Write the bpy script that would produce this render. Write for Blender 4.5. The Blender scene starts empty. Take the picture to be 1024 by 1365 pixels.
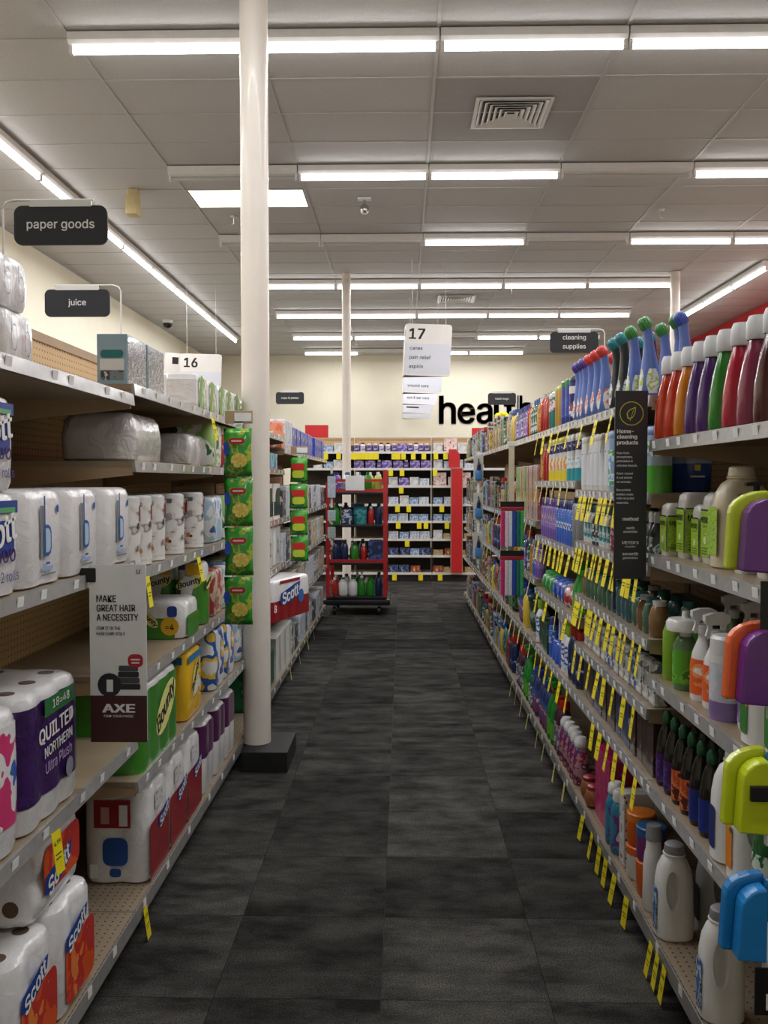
import bpy, bmesh, math, random
from mathutils import Matrix, Vector
R = random.Random(7)
SC = bpy.context.scene
COL = SC.collection
PI = math.pi

# ---------------------------------------------------------------- camera, light, exposure
F = 1180.0                      # focal length in pixels of the 1024x1365 frame
CAMH = 1.57
cd = bpy.data.cameras.new('camera')
cam = bpy.data.objects.new('camera', cd)
COL.objects.link(cam)
cam.location = (0, 0, CAMH)
cam.rotation_euler = (PI / 2 - math.atan(41.5 / F), 0, math.atan(25 / F))
cd.sensor_fit = 'HORIZONTAL'
cd.sensor_width = 36.0
cd.lens = F / 1024 * 36.0
cd.clip_start = 0.05
cd.clip_end = 200
SC.camera = cam
SC.view_settings.view_transform = 'Standard'
SC.view_settings.look = 'None'
SC.view_settings.gamma = 1.0
SC.view_settings.use_curve_mapping = False
SC.view_settings.exposure = 0.5
SC.cycles.use_denoising = True
SC.cycles.max_bounces = 7
SC.cycles.sample_clamp_indirect = 6.0
TUBE_WATT = 13.0                # light of one lit four-foot tube
TUBE_GLOW = 7.0                 # radiance of the tube surface itself
wd = bpy.data.worlds.new('world')
SC.world = wd
wd.use_nodes = True
wd.node_tree.nodes['Background'].inputs[0].default_value = (0.9, 0.95, 1.0, 1)
wd.node_tree.nodes['Background'].inputs[1].default_value = 0.0

# ---------------------------------------------------------------- materials
def lin(c):
    r = []
    for v in c[:3]:
        v = v / 255.0
        r.append(v / 12.92 if v <= 0.04045 else ((v + 0.055) / 1.055) ** 2.4)
    return (r[0], r[1], r[2], 1.0)

_M = {}
def M(name, col, rough=0.5, metal=0.0, coat=0.0, var=0.08, scale=14.0, bump=0.0, bscale=40.0, trans=0.0, emit=0.0):
    """plain procedural material: a colour with a little noise in it"""
    if name in _M:
        return _M[name]
    m = bpy.data.materials.new(name)
    m.use_nodes = True
    nt = m.node_tree
    b = nt.nodes['Principled BSDF']
    c = lin(col)
    b.inputs['Roughness'].default_value = rough
    b.inputs['Metallic'].default_value = metal
    b.inputs['Coat Weight'].default_value = coat
    b.inputs['Coat Roughness'].default_value = 0.12
    if trans:
        b.inputs['Transmission Weight'].default_value = trans
        b.inputs['IOR'].default_value = 1.3
    tc = nt.nodes.new('ShaderNodeTexCoord')
    if var > 0:
        n = nt.nodes.new('ShaderNodeTexNoise')
        n.inputs['Scale'].default_value = scale
        n.inputs['Detail'].default_value = 3
        nt.links.new(tc.outputs['Object'], n.inputs['Vector'])
        rp = nt.nodes.new('ShaderNodeValToRGB')
        rp.color_ramp.elements[0].position = 0.3
        rp.color_ramp.elements[1].position = 0.7
        rp.color_ramp.elements[0].color = [v * (1 - var) for v in c[:3]] + [1]
        rp.color_ramp.elements[1].color = [min(1, v * (1 + var)) for v in c[:3]] + [1]
        nt.links.new(n.outputs['Fac'], rp.inputs['Fac'])
        nt.links.new(rp.outputs['Color'], b.inputs['Base Color'])
    else:
        b.inputs['Base Color'].default_value = c
    if bump:
        n2 = nt.nodes.new('ShaderNodeTexNoise')
        n2.inputs['Scale'].default_value = bscale
        n2.inputs['Detail'].default_value = 4
        n2.inputs['Distortion'].default_value = 1.2
        nt.links.new(tc.outputs['Object'], n2.inputs['Vector'])
        bp = nt.nodes.new('ShaderNodeBump')
        bp.inputs['Strength'].default_value = bump
        bp.inputs['Distance'].default_value = 0.01
        nt.links.new(n2.outputs['Fac'], bp.inputs['Height'])
        nt.links.new(bp.outputs['Normal'], b.inputs['Normal'])
    if emit:
        b.inputs['Emission Color'].default_value = c
        b.inputs['Emission Strength'].default_value = emit
    _M[name] = m
    return m

def PR(name, base, cols, scale=30.0, stretch=(1, 1, 1), rough=0.35, seed=0.0, cover=0.5, coat=0.2):
    """printed packaging: flat patches of a few inks over a base colour"""
    if name in _M:
        return _M[name]
    m = bpy.data.materials.new(name)
    m.use_nodes = True
    nt = m.node_tree
    b = nt.nodes['Principled BSDF']
    b.inputs['Roughness'].default_value = rough
    b.inputs['Coat Weight'].default_value = coat
    tc = nt.nodes.new('ShaderNodeTexCoord')
    mp = nt.nodes.new('ShaderNodeMapping')
    mp.inputs['Scale'].default_value = stretch
    mp.inputs['Location'].default_value = (seed * 3.1, seed * 1.7, seed * 2.3)
    nt.links.new(tc.outputs['Object'], mp.inputs['Vector'])
    n = nt.nodes.new('ShaderNodeTexNoise')
    n.inputs['Scale'].default_value = scale
    n.inputs['Detail'].default_value = 2.5
    nt.links.new(mp.outputs['Vector'], n.inputs['Vector'])
    rp = nt.nodes.new('ShaderNodeValToRGB')
    rp.color_ramp.interpolation = 'CONSTANT'
    e = rp.color_ramp.elements
    e[0].position = 0
    e[0].color = lin(base)
    e[1].position = 1 - cover
    e[1].color = lin(cols[0])
    k = len(cols)
    for i in range(1, k):
        q = e.new(1 - cover + (0.72 - (1 - cover)) * i / k)
        q.color = lin(cols[i])
    nt.links.new(n.outputs['Fac'], rp.inputs['Fac'])
    nt.links.new(rp.outputs['Color'], b.inputs['Base Color'])
    _M[name] = m
    return m

def PEG(name, col, hole, pitch, ax, r=0.16):
    """perforated board: dark round holes on a grid, ax = the two object axes"""
    m = bpy.data.materials.new(name)
    m.use_nodes = True
    nt = m.node_tree
    b = nt.nodes['Principled BSDF']
    b.inputs['Roughness'].default_value = 0.55
    tc = nt.nodes.new('ShaderNodeTexCoord')
    sp = nt.nodes.new('ShaderNodeSeparateXYZ')
    nt.links.new(tc.outputs['Object'], sp.inputs[0])
    sq = []
    for a in ax:
        d = nt.nodes.new('ShaderNodeMath'); d.operation = 'DIVIDE'; d.inputs[1].default_value = pitch
        f = nt.nodes.new('ShaderNodeMath'); f.operation = 'FRACT'
        s = nt.nodes.new('ShaderNodeMath'); s.operation = 'SUBTRACT'; s.inputs[1].default_value = 0.5
        p = nt.nodes.new('ShaderNodeMath'); p.operation = 'POWER'; p.inputs[1].default_value = 2
        ab = nt.nodes.new('ShaderNodeMath'); ab.operation = 'ABSOLUTE'
        nt.links.new(sp.outputs[a], d.inputs[0]); nt.links.new(d.outputs[0], f.inputs[0])
        nt.links.new(f.outputs[0], s.inputs[0]); nt.links.new(s.outputs[0], ab.inputs[0])
        nt.links.new(ab.outputs[0], p.inputs[0])
        sq.append(p)
    ad = nt.nodes.new('ShaderNodeMath'); ad.operation = 'ADD'
    nt.links.new(sq[0].outputs[0], ad.inputs[0]); nt.links.new(sq[1].outputs[0], ad.inputs[1])
    lt = nt.nodes.new('ShaderNodeMath'); lt.operation = 'LESS_THAN'; lt.inputs[1].default_value = r * r
    nt.links.new(ad.outputs[0], lt.inputs[0])
    mx = nt.nodes.new('ShaderNodeMix'); mx.data_type = 'RGBA'
    mx.inputs['A'].default_value = lin(col); mx.inputs['B'].default_value = lin(hole)
    nt.links.new(lt.outputs[0], mx.inputs['Factor'])
    nt.links.new(mx.outputs['Result'], b.inputs['Base Color'])
    return m

def CARPET():
    m = bpy.data.materials.new('carpet')
    m.use_nodes = True
    nt = m.node_tree
    b = nt.nodes['Principled BSDF']
    b.inputs['Roughness'].default_value = 0.95
    b.inputs['Specular IOR Level'].default_value = 0.1
    tc = nt.nodes.new('ShaderNodeTexCoord')
    oi = nt.nodes.new('ShaderNodeObjectInfo')
    ad = nt.nodes.new('ShaderNodeVectorMath'); ad.operation = 'MULTIPLY_ADD'
    ad.inputs[1].default_value = (40, 40, 40)
    nt.links.new(oi.outputs['Random'], ad.inputs[0])
    nt.links.new(tc.outputs['Object'], ad.inputs[2])
    mp = nt.nodes.new('ShaderNodeMapping'); mp.inputs['Scale'].default_value = (2.6, 5.0, 1)
    nt.links.new(ad.outputs[0], mp.inputs['Vector'])
    n1 = nt.nodes.new('ShaderNodeTexNoise'); n1.inputs['Scale'].default_value = 1.6; n1.inputs['Detail'].default_value = 5; n1.inputs['Roughness'].default_value = 0.6
    nt.links.new(mp.outputs[0], n1.inputs['Vector'])
    n2 = nt.nodes.new('ShaderNodeTexNoise'); n2.inputs['Scale'].default_value = 190; n2.inputs['Detail'].default_value = 2
    nt.links.new(tc.outputs['Object'], n2.inputs['Vector'])
    r1 = nt.nodes.new('ShaderNodeValToRGB')
    r1.color_ramp.elements[0].position = 0.34; r1.color_ramp.elements[1].position = 0.68
    r1.color_ramp.elements[0].color = lin((43, 43, 42)); r1.color_ramp.elements[1].color = lin((92, 90, 85))
    nt.links.new(n1.outputs['Fac'], r1.inputs['Fac'])
    r2 = nt.nodes.new('ShaderNodeValToRGB')
    r2.color_ramp.elements[0].position = 0.3; r2.color_ramp.elements[1].position = 0.7
    r2.color_ramp.elements[0].color = (0.25, 0.25, 0.25, 1); r2.color_ramp.elements[1].color = (1, 1, 1, 1)
    nt.links.new(n2.outputs['Fac'], r2.inputs['Fac'])
    mx = nt.nodes.new('ShaderNodeMix'); mx.data_type = 'RGBA'; mx.blend_type = 'MULTIPLY'
    mx.inputs['Factor'].default_value = 1.0
    nt.links.new(r1.outputs['Color'], mx.inputs['A']); nt.links.new(r2.outputs['Color'], mx.inputs['B'])
    mr = nt.nodes.new('ShaderNodeMapRange'); mr.inputs['To Min'].default_value = 0.62; mr.inputs['To Max'].default_value = 1.3
    nt.links.new(oi.outputs['Random'], mr.inputs['Value'])
    vm = nt.nodes.new('ShaderNodeVectorMath'); vm.operation = 'SCALE'
    nt.links.new(mx.outputs['Result'], vm.inputs[0]); nt.links.new(mr.outputs[0], vm.inputs['Scale'])
    nt.links.new(vm.outputs[0], b.inputs['Base Color'])
    bp = nt.nodes.new('ShaderNodeBump'); bp.inputs['Strength'].default_value = 0.5; bp.inputs['Distance'].default_value = 0.004
    nt.links.new(n2.outputs['Fac'], bp.inputs['Height']); nt.links.new(bp.outputs['Normal'], b.inputs['Normal'])
    return m

# ---------------------------------------------------------------- mesh helpers
def mesh(name, verts, faces, mat, smooth=False):
    me = bpy.data.meshes.new(name)
    if id(faces) in LAYER:      # keep overlaid letters a hair apart
        n = LAYER[id(faces)]
        vs = [Vector(v) for v in verts]
        nrm = None
        for q in faces:
            nrm = (vs[q[1]] - vs[q[0]]).cross(vs[q[2]] - vs[q[0]])
            if nrm.length > 1e-12: nrm.normalize(); break
        verts = [v + nrm * (.00012 * (i // n)) for i, v in enumerate(vs)]
    me.from_pydata([tuple(v) for v in verts], [], faces)
    if mat:
        me.materials.append(mat)
    if smooth:
        me.polygons.foreach_set('use_smooth', [True] * len(me.polygons))
        try:
            me.set_sharp_from_angle(angle=math.radians(42))
        except Exception:
            pass
    me.update()
    return me

class G:
    """collects vertices and faces"""
    def __init__(s):
        s.v = []; s.f = []
    def add(s, v, f, mtx=None):
        o = len(s.v)
        s.v += [tuple(mtx @ Vector(p)) for p in v] if mtx else [tuple(p) for p in v]
        s.f += [tuple(i + o for i in q) for q in f]
        return s
    def box(s, x0, x1, y0, y1, z0, z1, mtx=None):
        v = [(x0, y0, z0), (x1, y0, z0), (x1, y1, z0), (x0, y1, z0), (x0, y0, z1), (x1, y0, z1), (x1, y1, z1), (x0, y1, z1)]
        f = [(0, 3, 2, 1), (4, 5, 6, 7), (0, 1, 5, 4), (1, 2, 6, 5), (2, 3, 7, 6), (3, 0, 4, 7)]
        return s.add(v, f, mtx)
    def cbox(s, x0, x1, y0, y1, z0, z1, c=0.004, mtx=None):
        """box with chamfered edges"""
        bm = bmesh.new()
        bmesh.ops.create_cube(bm, size=1.0)
        for q in bm.verts:
            q.co = Vector(((x0 + x1) / 2 + q.co.x * (x1 - x0), (y0 + y1) / 2 + q.co.y * (y1 - y0), (z0 + z1) / 2 + q.co.z * (z1 - z0)))
        bmesh.ops.bevel(bm, geom=list(bm.edges), offset=c, segments=2, affect='EDGES', profile=0.6)
        bm.verts.index_update()
        v = [tuple(q.co) for q in bm.verts]; f = [tuple(q.index for q in p.verts) for p in bm.faces]
        bm.free()
        return s.add(v, f, mtx)
    def lathe(s, prof, n=20, sx=1.0, sy=1.0, c=(0, 0), capb=True, capt=True, mtx=None, sq=None):
        """prof = [(radius, z)], sq = superellipse power for squarish sections"""
        v = []; f = []
        for r, z in prof:
            for i in range(n):
                a = 2 * PI * i / n
                ca, sa = math.cos(a), math.sin(a)
                k = 1.0
                if sq:
                    k = 1.0 / (abs(ca) ** sq + abs(sa) ** sq) ** (1.0 / sq)
                v.append((c[0] + r * k * ca * sx, c[1] + r * k * sa * sy, z))
        for j in range(len(prof) - 1):
            for i in range(n):
                k = (i + 1) % n
                f.append((j * n + i, j * n + k, (j + 1) * n + k, (j + 1) * n + i))
        if capb:
            f.append(tuple(reversed(range(n))))
        if capt:
            f.append(tuple(range((len(prof) - 1) * n, len(prof) * n)))
        return s.add(v, f, mtx)
    def loft(s, secs, mtx=None, capb=True, capt=True):
        n = len(secs[0]); v = [p for q in secs for p in q]; f = []
        for j in range(len(secs) - 1):
            for i in range(n):
                k = (i + 1) % n
                f.append((j * n + i, j * n + k, (j + 1) * n + k, (j + 1) * n + i))
        if capb: f.append(tuple(reversed(range(n))))
        if capt: f.append(tuple(range((len(secs) - 1) * n, len(secs) * n)))
        return s.add(v, f, mtx)
    def prism(s, pts, y0, y1, mtx=None):
        """outline in (x,z) pushed along y"""
        n = len(pts)
        v = [(p[0], y0, p[1]) for p in pts] + [(p[0], y1, p[1]) for p in pts]
        f = [tuple(range(n)), tuple(reversed(range(n, 2 * n)))]
        for i in range(n):
            k = (i + 1) % n
            f.append((i, i + n, k + n, k))
        return s.add(v, f, mtx)
    def tube(s, path, r, n=8, mtx=None):
        secs = []
        for i, p in enumerate(path):
            p = Vector(p)
            a = Vector(path[max(i - 1, 0)]); b = Vector(path[min(i + 1, len(path) - 1)])
            t = (b - a).normalized()
            u = t.cross(Vector((0, 0, 1)))
            if u.length < 0.05: u = t.cross(Vector((0, 1, 0)))
            u.normalize(); w = t.cross(u)
            rr = r[i] if isinstance(r, (list, tuple)) else r
            secs.append([tuple(p + (u * math.cos(2 * PI * k / n) + w * math.sin(2 * PI * k / n)) * rr) for k in range(n)])
        return s.loft(secs, mtx)
    def mk(s, name, mat, smooth=False):
        me = mesh(name, s.v, s.f, mat, smooth)
        bm = bmesh.new(); bm.from_mesh(me)
        bmesh.ops.recalc_face_normals(bm, faces=bm.faces)
        bm.to_mesh(me); bm.free()
        if smooth:
            me.polygons.foreach_set('use_smooth', [True] * len(me.polygons))
            me.set_sharp_from_angle(angle=math.radians(42))
        return me

def rrect(w, h, r, n=4, lobe=0.0, per=0.12):
    """rounded rectangle outline around 0,0; lobe = soft scallops of a wrapped pack"""
    pts = []
    cs = [(w / 2 - r, h / 2 - r, 0), (-w / 2 + r, h / 2 - r, PI / 2), (-w / 2 + r, -h / 2 + r, PI), (w / 2 - r, -h / 2 + r, 1.5 * PI)]
    for i, (cx, cy, a0) in enumerate(cs):
        for k in range(n + 1):
            a = a0 + PI / 2 * k / n
            pts.append((cx + r * math.cos(a), cy + r * math.sin(a)))
    if not lobe:
        return pts
    out = []
    m = len(pts)
    for i in range(m):
        a, b = pts[i], pts[(i + 1) % m]
        L = math.hypot(b[0] - a[0], b[1] - a[1])
        k = max(1, int(L / 0.012))
        for j in range(k):
            t = j / k
            out.append((a[0] + (b[0] - a[0]) * t, a[1] + (b[1] - a[1]) * t))
    res = []
    for x, y in out:
        ox = oy = 0
        if abs(abs(x) - w / 2) < 0.002:
            q = abs(math.cos(PI * (y + h / 2) / per + PI / 2)); ox = -math.copysign(lobe * (1 - q), x)
        if abs(abs(y) - h / 2) < 0.002:
            q = abs(math.cos(PI * (x + w / 2) / per + PI / 2)); oy = -math.copysign(lobe * (1 - q), y)
        res.append((x + ox, y + oy))
    return res

# ---------------------------------------------------------------- text as flat print
_T = {}
LAYER = {}
try:                            # the sans-serif that ships with Blender; the built-in one otherwise
    import os
    SANS = bpy.data.fonts.load(os.path.join(bpy.utils.resource_path('LOCAL'), 'datafiles', 'fonts', 'Inter.woff2'))
except Exception:
    SANS = None
def text_geo(txt, bold=0.0, sp=1.0):
    key = (txt, bold, sp)
    if key not in _T:
        c = bpy.data.curves.new('t', 'FONT')
        c.body = txt; c.size = 1.0; c.offset = min(bold, 0.0); c.resolution_u = 2; c.space_character = sp
        c.align_x = 'CENTER'; c.space_line = 0.9
        if SANS: c.font = SANS
        o = bpy.data.objects.new('t', c)
        me = bpy.data.meshes.new_from_object(o)
        v = [(p.co.x, p.co.y) for p in me.vertices]
        f = [tuple(p.vertices) for p in me.polygons]
        bpy.data.objects.remove(o); bpy.data.curves.remove(c); bpy.data.meshes.remove(me)
        if bold > 0:            # heavier strokes: the same flat letters overlaid, slightly shifted
            n = len(v); b = bold * .8; lay = n
            v, f = ([(x + dx * b, y + dy * b) for dx, dy in ((-1, -.5), (1, -.5), (-1, .5), (1, .5), (0, 0)) for x, y in v],
                    [tuple(i + k * n for i in q) for k in range(5) for q in f])
        x0 = min(p[0] for p in v); x1 = max(p[0] for p in v); y0 = min(p[1] for p in v); y1 = max(p[1] for p in v)
        v = [(p[0] - (x0 + x1) / 2, p[1] - (y0 + y1) / 2) for p in v]
        _T[key] = (v, f, x1 - x0, y1 - y0)
        if bold > 0: LAYER[id(f)] = lay
    return _T[key]

# a face frame: origin on the face, r = rightwards, u = up, n = outwards
FACES = {'+x': ((0, 1, 0), (0, 0, 1), (1, 0, 0)), '-x': ((0, -1, 0), (0, 0, 1), (-1, 0, 0)),
         '-y': ((1, 0, 0), (0, 0, 1), (0, -1, 0)), '+y': ((-1, 0, 0), (0, 0, 1), (0, 1, 0)),
         '+z': ((0, 1, 0), (-1, 0, 0), (0, 0, 1))}
def face_map(face, at, u, v, off, ang=0.0):
    r_, u_, n_ = [Vector(q) for q in FACES[face]]
    ca, sa = math.cos(ang), math.sin(ang)
    return Vector(at) + r_ * (u * ca - v * sa) + u_ * (u * sa + v * ca) + n_ * off

# ---------------------------------------------------------------- things
ALL = []
def put(o, parent=None):
    COL.objects.link(o)
    if parent: o.parent = parent
    return o
def tagit(o, label, cat, group=None, order='near'):
    o['label'] = label; o['category'] = cat
    if group: o['group'] = group
    ALL.append((o, label, order))
    return o
def struct(name, me, label=None, parent=None, cat=None):
    o = put(bpy.data.objects.new(name, me), parent)
    o['kind'] = 'structure'
    if label: o['label'] = label
    if cat: o['category'] = cat
    return o
def child(name, me, parent, loc=(0, 0, 0), rot=None, label=None):
    o = bpy.data.objects.new(name, me)
    o.location = loc
    if rot: o.rotation_euler = rot
    if label: o['label'] = label
    return put(o, parent)

class P:
    """a product prototype: parts that share mesh data between copies; front faces +x, base at z=0"""
    def __init__(s, kind, cat, desc, d, w, h):
        s.kind, s.cat, s.desc, s.d, s.w, s.h = kind, cat, desc, d, w, h
        s.parts = []
    def part(s, name, me, parent=None, label=None):
        s.parts.append((name, me, parent, label)); return len(s.parts) - 1
    def rect(s, name, mat, face, at, w, h, ang=0.0, off=0.0012, parent=0, r=0.0):
        pts = rrect(w, h, r, 3) if r else [(w / 2, h / 2), (-w / 2, h / 2), (-w / 2, -h / 2), (w / 2, -h / 2)]
        me = mesh(name, [face_map(face, at, a, b, off, ang) for a, b in pts], [tuple(range(len(pts)))], mat)
        return s.part(name, me, parent)
    def poly(s, name, mat, face, at, pts, ang=0.0, off=0.0012, parent=0):
        me = mesh(name, [face_map(face, at, a, b, off, ang) for a, b in pts], [tuple(range(len(pts)))], mat)
        return s.part(name, me, parent)
    def text(s, txt, mat, face, at, w=None, h=None, ang=0.0, off=0.002, parent=0, bold=0.0, name='lettering', shear=0.0, curve=None):
        v, f, tw, th = text_geo(txt, bold)
        kx = w / tw if w else h / th
        ky = h / th if h else w / tw
        pts = []
        for x, y in v:
            x, y = x * kx, y * ky
            pts.append(face_map(face, at, x + y * shear, y, off, ang))
        if curve:       # wrap round a standing cylinder of radius curve about the z axis
            q = []
            for p in pts:
                if face in ('+x', '-x'):
                    a = p.y / curve; rr = curve + off; sg = 1 if face == '+x' else -1
                    q.append(Vector((sg * rr * math.cos(a), rr * math.sin(a), p.z)))
                else:
                    a = p.x / curve; rr = curve + off; sg = 1 if face == '+y' else -1
                    q.append(Vector((rr * math.sin(a), sg * rr * math.cos(a), p.z)))
            pts = q
        return s.part(name, mesh(name, pts, f, mat), parent)
    def inst(s, loc, rotz=0.0, where='', label=None, group=None, order='near', rot=None, kind=None, name=None):
        nm = name or s.kind
        lab = label or (s.desc + (' ' + where if where else ''))
        top = [q for q in s.parts if q[2] is None]
        if len(top) == 1:
            root = bpy.data.objects.new(nm, s.parts[0][1])
        else:
            root = bpy.data.objects.new(nm, None); root.empty_display_size = 0.02
        put(root)
        root.location = loc
        root.rotation_euler = rot if rot else (0, 0, rotz)
        obs = []
        for i, (n, me, par, lb) in enumerate(s.parts):
            if len(top) == 1 and i == 0:
                obs.append(root); continue
            o = bpy.data.objects.new(n, me)
            if lb: o['label'] = lb
            pr = root if par is None else obs[par]
            put(o, pr); obs.append(o)
        tagit(root, lab, s.cat, group, order)
        return root

def multi(kind, cat, desc, d, w, h, parts):
    p = P(kind, cat, desc, d, w, h)
    for q in parts: p.part(*q)
    return p
# ================================================================ THE SETTING
HC = 4.52                       # ceiling height
XL, XR, YB, YF = -4.65, 6.0, -3.2, 20.8
m_wall = M('wall_paint', (232, 226, 206), 0.8, var=0.03, scale=1.5)
m_red = M('red_wall_paint', (196, 30, 34), 0.6, var=0.04, scale=2)
m_tile = M('ceiling_tile', (196, 194, 194), 0.9, var=0.05, scale=60, bump=0.25, bscale=120)
m_panel = M('smooth_ceiling_panel', (168, 165, 165), 0.7, var=0.02)
m_grid = M('ceiling_grid', (190, 188, 187), 0.5, var=0.03)
m_white = M('white_enamel', (232, 230, 228), 0.35, var=0.03)
m_pillar = M('pillar_paint', (226, 218, 208), 0.4, var=0.03, scale=6, coat=0.2)
m_tan = M('tan_metal', (142, 126, 104), 0.4, var=0.05, scale=8)
m_tan2 = M('tan_trim', (165, 140, 108), 0.5, var=0.05, scale=8)
m_deck = PEG('perforated_deck', (142, 126, 104), (48, 38, 28), 0.0254, (0, 1), 0.14)
m_pegl = PEG('pegboard', (206, 172, 124), (84, 62, 40), 0.0254, (1, 2), 0.15)
m_pegx = PEG('pegboard_crosswise', (188, 156, 112), (84, 62, 40), 0.0254, (0, 2), 0.15)
m_lip = M('price_channel_plastic', (150, 148, 146), 0.22, var=0.1, scale=30, coat=0.5)
m_paper = M('paper_white', (226, 226, 224), 0.6, var=0.03)
m_yel = M('sale_tag_yellow', (232, 214, 20), 0.5, var=0.04)
m_ypale = M('sale_tag_pale', (214, 206, 120), 0.5, var=0.04)
m_black = M('black_plastic', (16, 16, 18), 0.4, var=0.05)
m_dark = M('kick_plate_dark', (22, 22, 23), 0.6, var=0.05)
m_sign = M('sign_charcoal', (40, 41, 45), 0.5, var=0.03)
m_ink = M('ink_black', (24, 22, 22), 0.6, var=0)
m_inkw = M('ink_white', (236, 236, 234), 0.6, var=0)
m_wire = M('white_wire', (224, 224, 220), 0.4, var=0.02)
m_chrome = M('chrome', (200, 200, 200), 0.2, metal=1.0, var=0)
m_carpet = CARPET()

floor = struct('floor', G().box(XL, XR, YB, YF, -0.08, -0.006).mk('floor', m_dark), 'dark grey carpet tile floor')
CT = 0.51
tile_me = G().cbox(-CT / 2 + 0.0008, CT / 2 - 0.0008, -CT / 2 + 0.0008, CT / 2 - 0.0008, -0.006, 0.0, 0.0012).mk('carpet_tile', m_carpet)
for i in range(-2, 3):
    for j in range(28):
        y = 1.35 + j * CT
        child('carpet_tile', tile_me, floor, (-0.065 + (i + 0.5) * CT, y, 0))
fm = G()
for j in range(28, 38):
    for i in range(-8, 11):
        fm.box(-0.065 + i * CT + .001, -0.065 + (i + 1) * CT - .001, 1.35 + (j - .5) * CT + .001, 1.35 + (j + .5) * CT - .001, -0.006, 0)
for j in range(28):
    for i in list(range(-8, -2)) + list(range(3, 11)):
        fm.box(-0.065 + i * CT + .001, -0.065 + (i + 1) * CT - .001, 1.35 + (j - .5) * CT + .001, 1.35 + (j + .5) * CT - .001, -0.006, 0)
fm.box(XL, XR, YB, 1.35 - CT / 2, -0.006, 0)
fo = child('carpet_remainder', fm.mk('carpet_remainder', m_carpet), floor)
fo['kind'] = 'stuff'

struct('wall_left', G().box(XL - .1, XL, YB, YF, 0, HC + .1).mk('wall_left', m_wall), 'cream painted side wall beyond the next aisle')
wr = struct('wall_right', G().box(XR, XR + .1, YB, YF, 0, HC + .1).mk('wall_right', m_wall), 'side wall at right with a bright red band along its top')
child('red_band', G().box(XR - .012, XR - .001, YB, YF, 3.3, HC - .012).mk('red_band', m_red), wr)
struct('wall_far', G().box(XL, XR, YF, YF + .1, 0, HC + .1).mk('wall_far', m_wall), 'cream far wall with large dark lettering')
struct('wall_near', G().box(XL, XR, YB - .1, YB, 0, HC + .1).mk('wall_near', m_wall), 'cream wall behind the viewpoint')

ceil = struct('ceiling', G().box(XL, XR, YB, YF, HC + .03, HC + .1).mk('ceiling', m_tile), 'grey suspended ceiling of rectangular tiles')
TX, TY = 1.22, 0.61
X0 = 0.23; Y0 = 6.57
gx = [X0 + TX * k for k in range(-4, 5)]
gy = [Y0 + TY * k for k in range(-16, 24)]
ctile = G().cbox(-TX / 2 + .012, TX / 2 - .012, -TY / 2 + .012, TY / 2 - .012, 0, 0.018, 0.003).mk('ceiling_tile', m_tile)
special = {(X0, Y0), (X0, Y0 + TY)}      # plain panel round the air diffuser
far_g = G()
for ix in range(-4, 5):
    for iy in range(-16, 24):
        x0, y0 = X0 + TX * ix, Y0 + TY * iy
        x1, y1 = x0 + TX, y0 + TY
        if y0 < YB: continue
        if ix == 0 and iy in (0, 1): continue
        if ix == -2 and iy == 4: continue
        if x0 < XL or x1 > XR or y1 > YF or y0 < 4.0 or y0 > 16.5:
            a0, a1, b0, b1 = max(x0, XL) + .012, min(x1, XR) - .012, y0 + .012, min(y1, YF) - .012
            if a1 > a0 and b1 > b0: far_g.box(a0, a1, b0, b1, HC - .008, HC + .01)
            continue
        child('ceiling_tile', ctile, ceil, (x0 + TX / 2, y0 + TY / 2, HC - .008))
fo = child('ceiling_tile_remainder', far_g.mk('ceiling_tile_remainder', m_tile), ceil); fo['kind'] = 'stuff'
barx = G().box(-.012, .012, YB, YF, -.012, .006).mk('grid_bar', m_grid)
for x in gx:
    if XL < x < XR: child('grid_bar', barx, ceil, (x, 0, HC - .004))
bary = G().box(XL, XR, -.012, .012, -.010, .006).mk('grid_bar', m_grid)
for y in gy:
    if YB < y < YF: child('grid_bar', bary, ceil, (0, y, HC - .004))
child('plain_panel', G().box(X0 + .012, X0 + TX - .012, Y0 + .012, Y0 + 2 * TY - .012, HC - .012, HC + .004).mk('plain_panel', m_panel), ceil)

# ---------------------------------------------------------------- air diffusers
def diffuser(x, y, lab):
    root = bpy.data.objects.new('air_diffuser', None); put(root); root.location = (x, y, HC - .016)
    g = G()
    def ring(g, a, b, z0, z1):
        v = []; 
        for q, z in ((a, z0), (b, z1), (b, z1 + .003), (a, z0 + .003)):
            v += [(-q, -q, z), (q, -q, z), (q, q, z), (-q, q, z)]
        f = []
        for k in range(4):
            for i in range(4):
                j = (i + 1) % 4; l = (k + 1) % 4
                f.append((k * 4 + i, k * 4 + j, l * 4 + j, l * 4 + i))
        g.add(v, f)
    child('backing', G().box(-.27, .27, -.27, .27, .002, .004).mk('backing', m_black), root)
    g = G(); ring(g, .30, .27, -.012, -.014); child('rim', g.mk('rim', m_white), root)
    for k in range(6):
        a = .265 - k * .042
        g = G(); ring(g, a, a - .026, -.020, -.004)
        child('louvre', g.mk('louvre', m_white), root)
    tagit(root, lab, 'air vent', 'ceiling air diffusers')
diffuser(0.86, 7.18, 'square white louvred air diffuser in the ceiling, nearer one')
diffuser(0.86, 14.4, 'square white louvred air diffuser in the ceiling, farther one')

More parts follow.
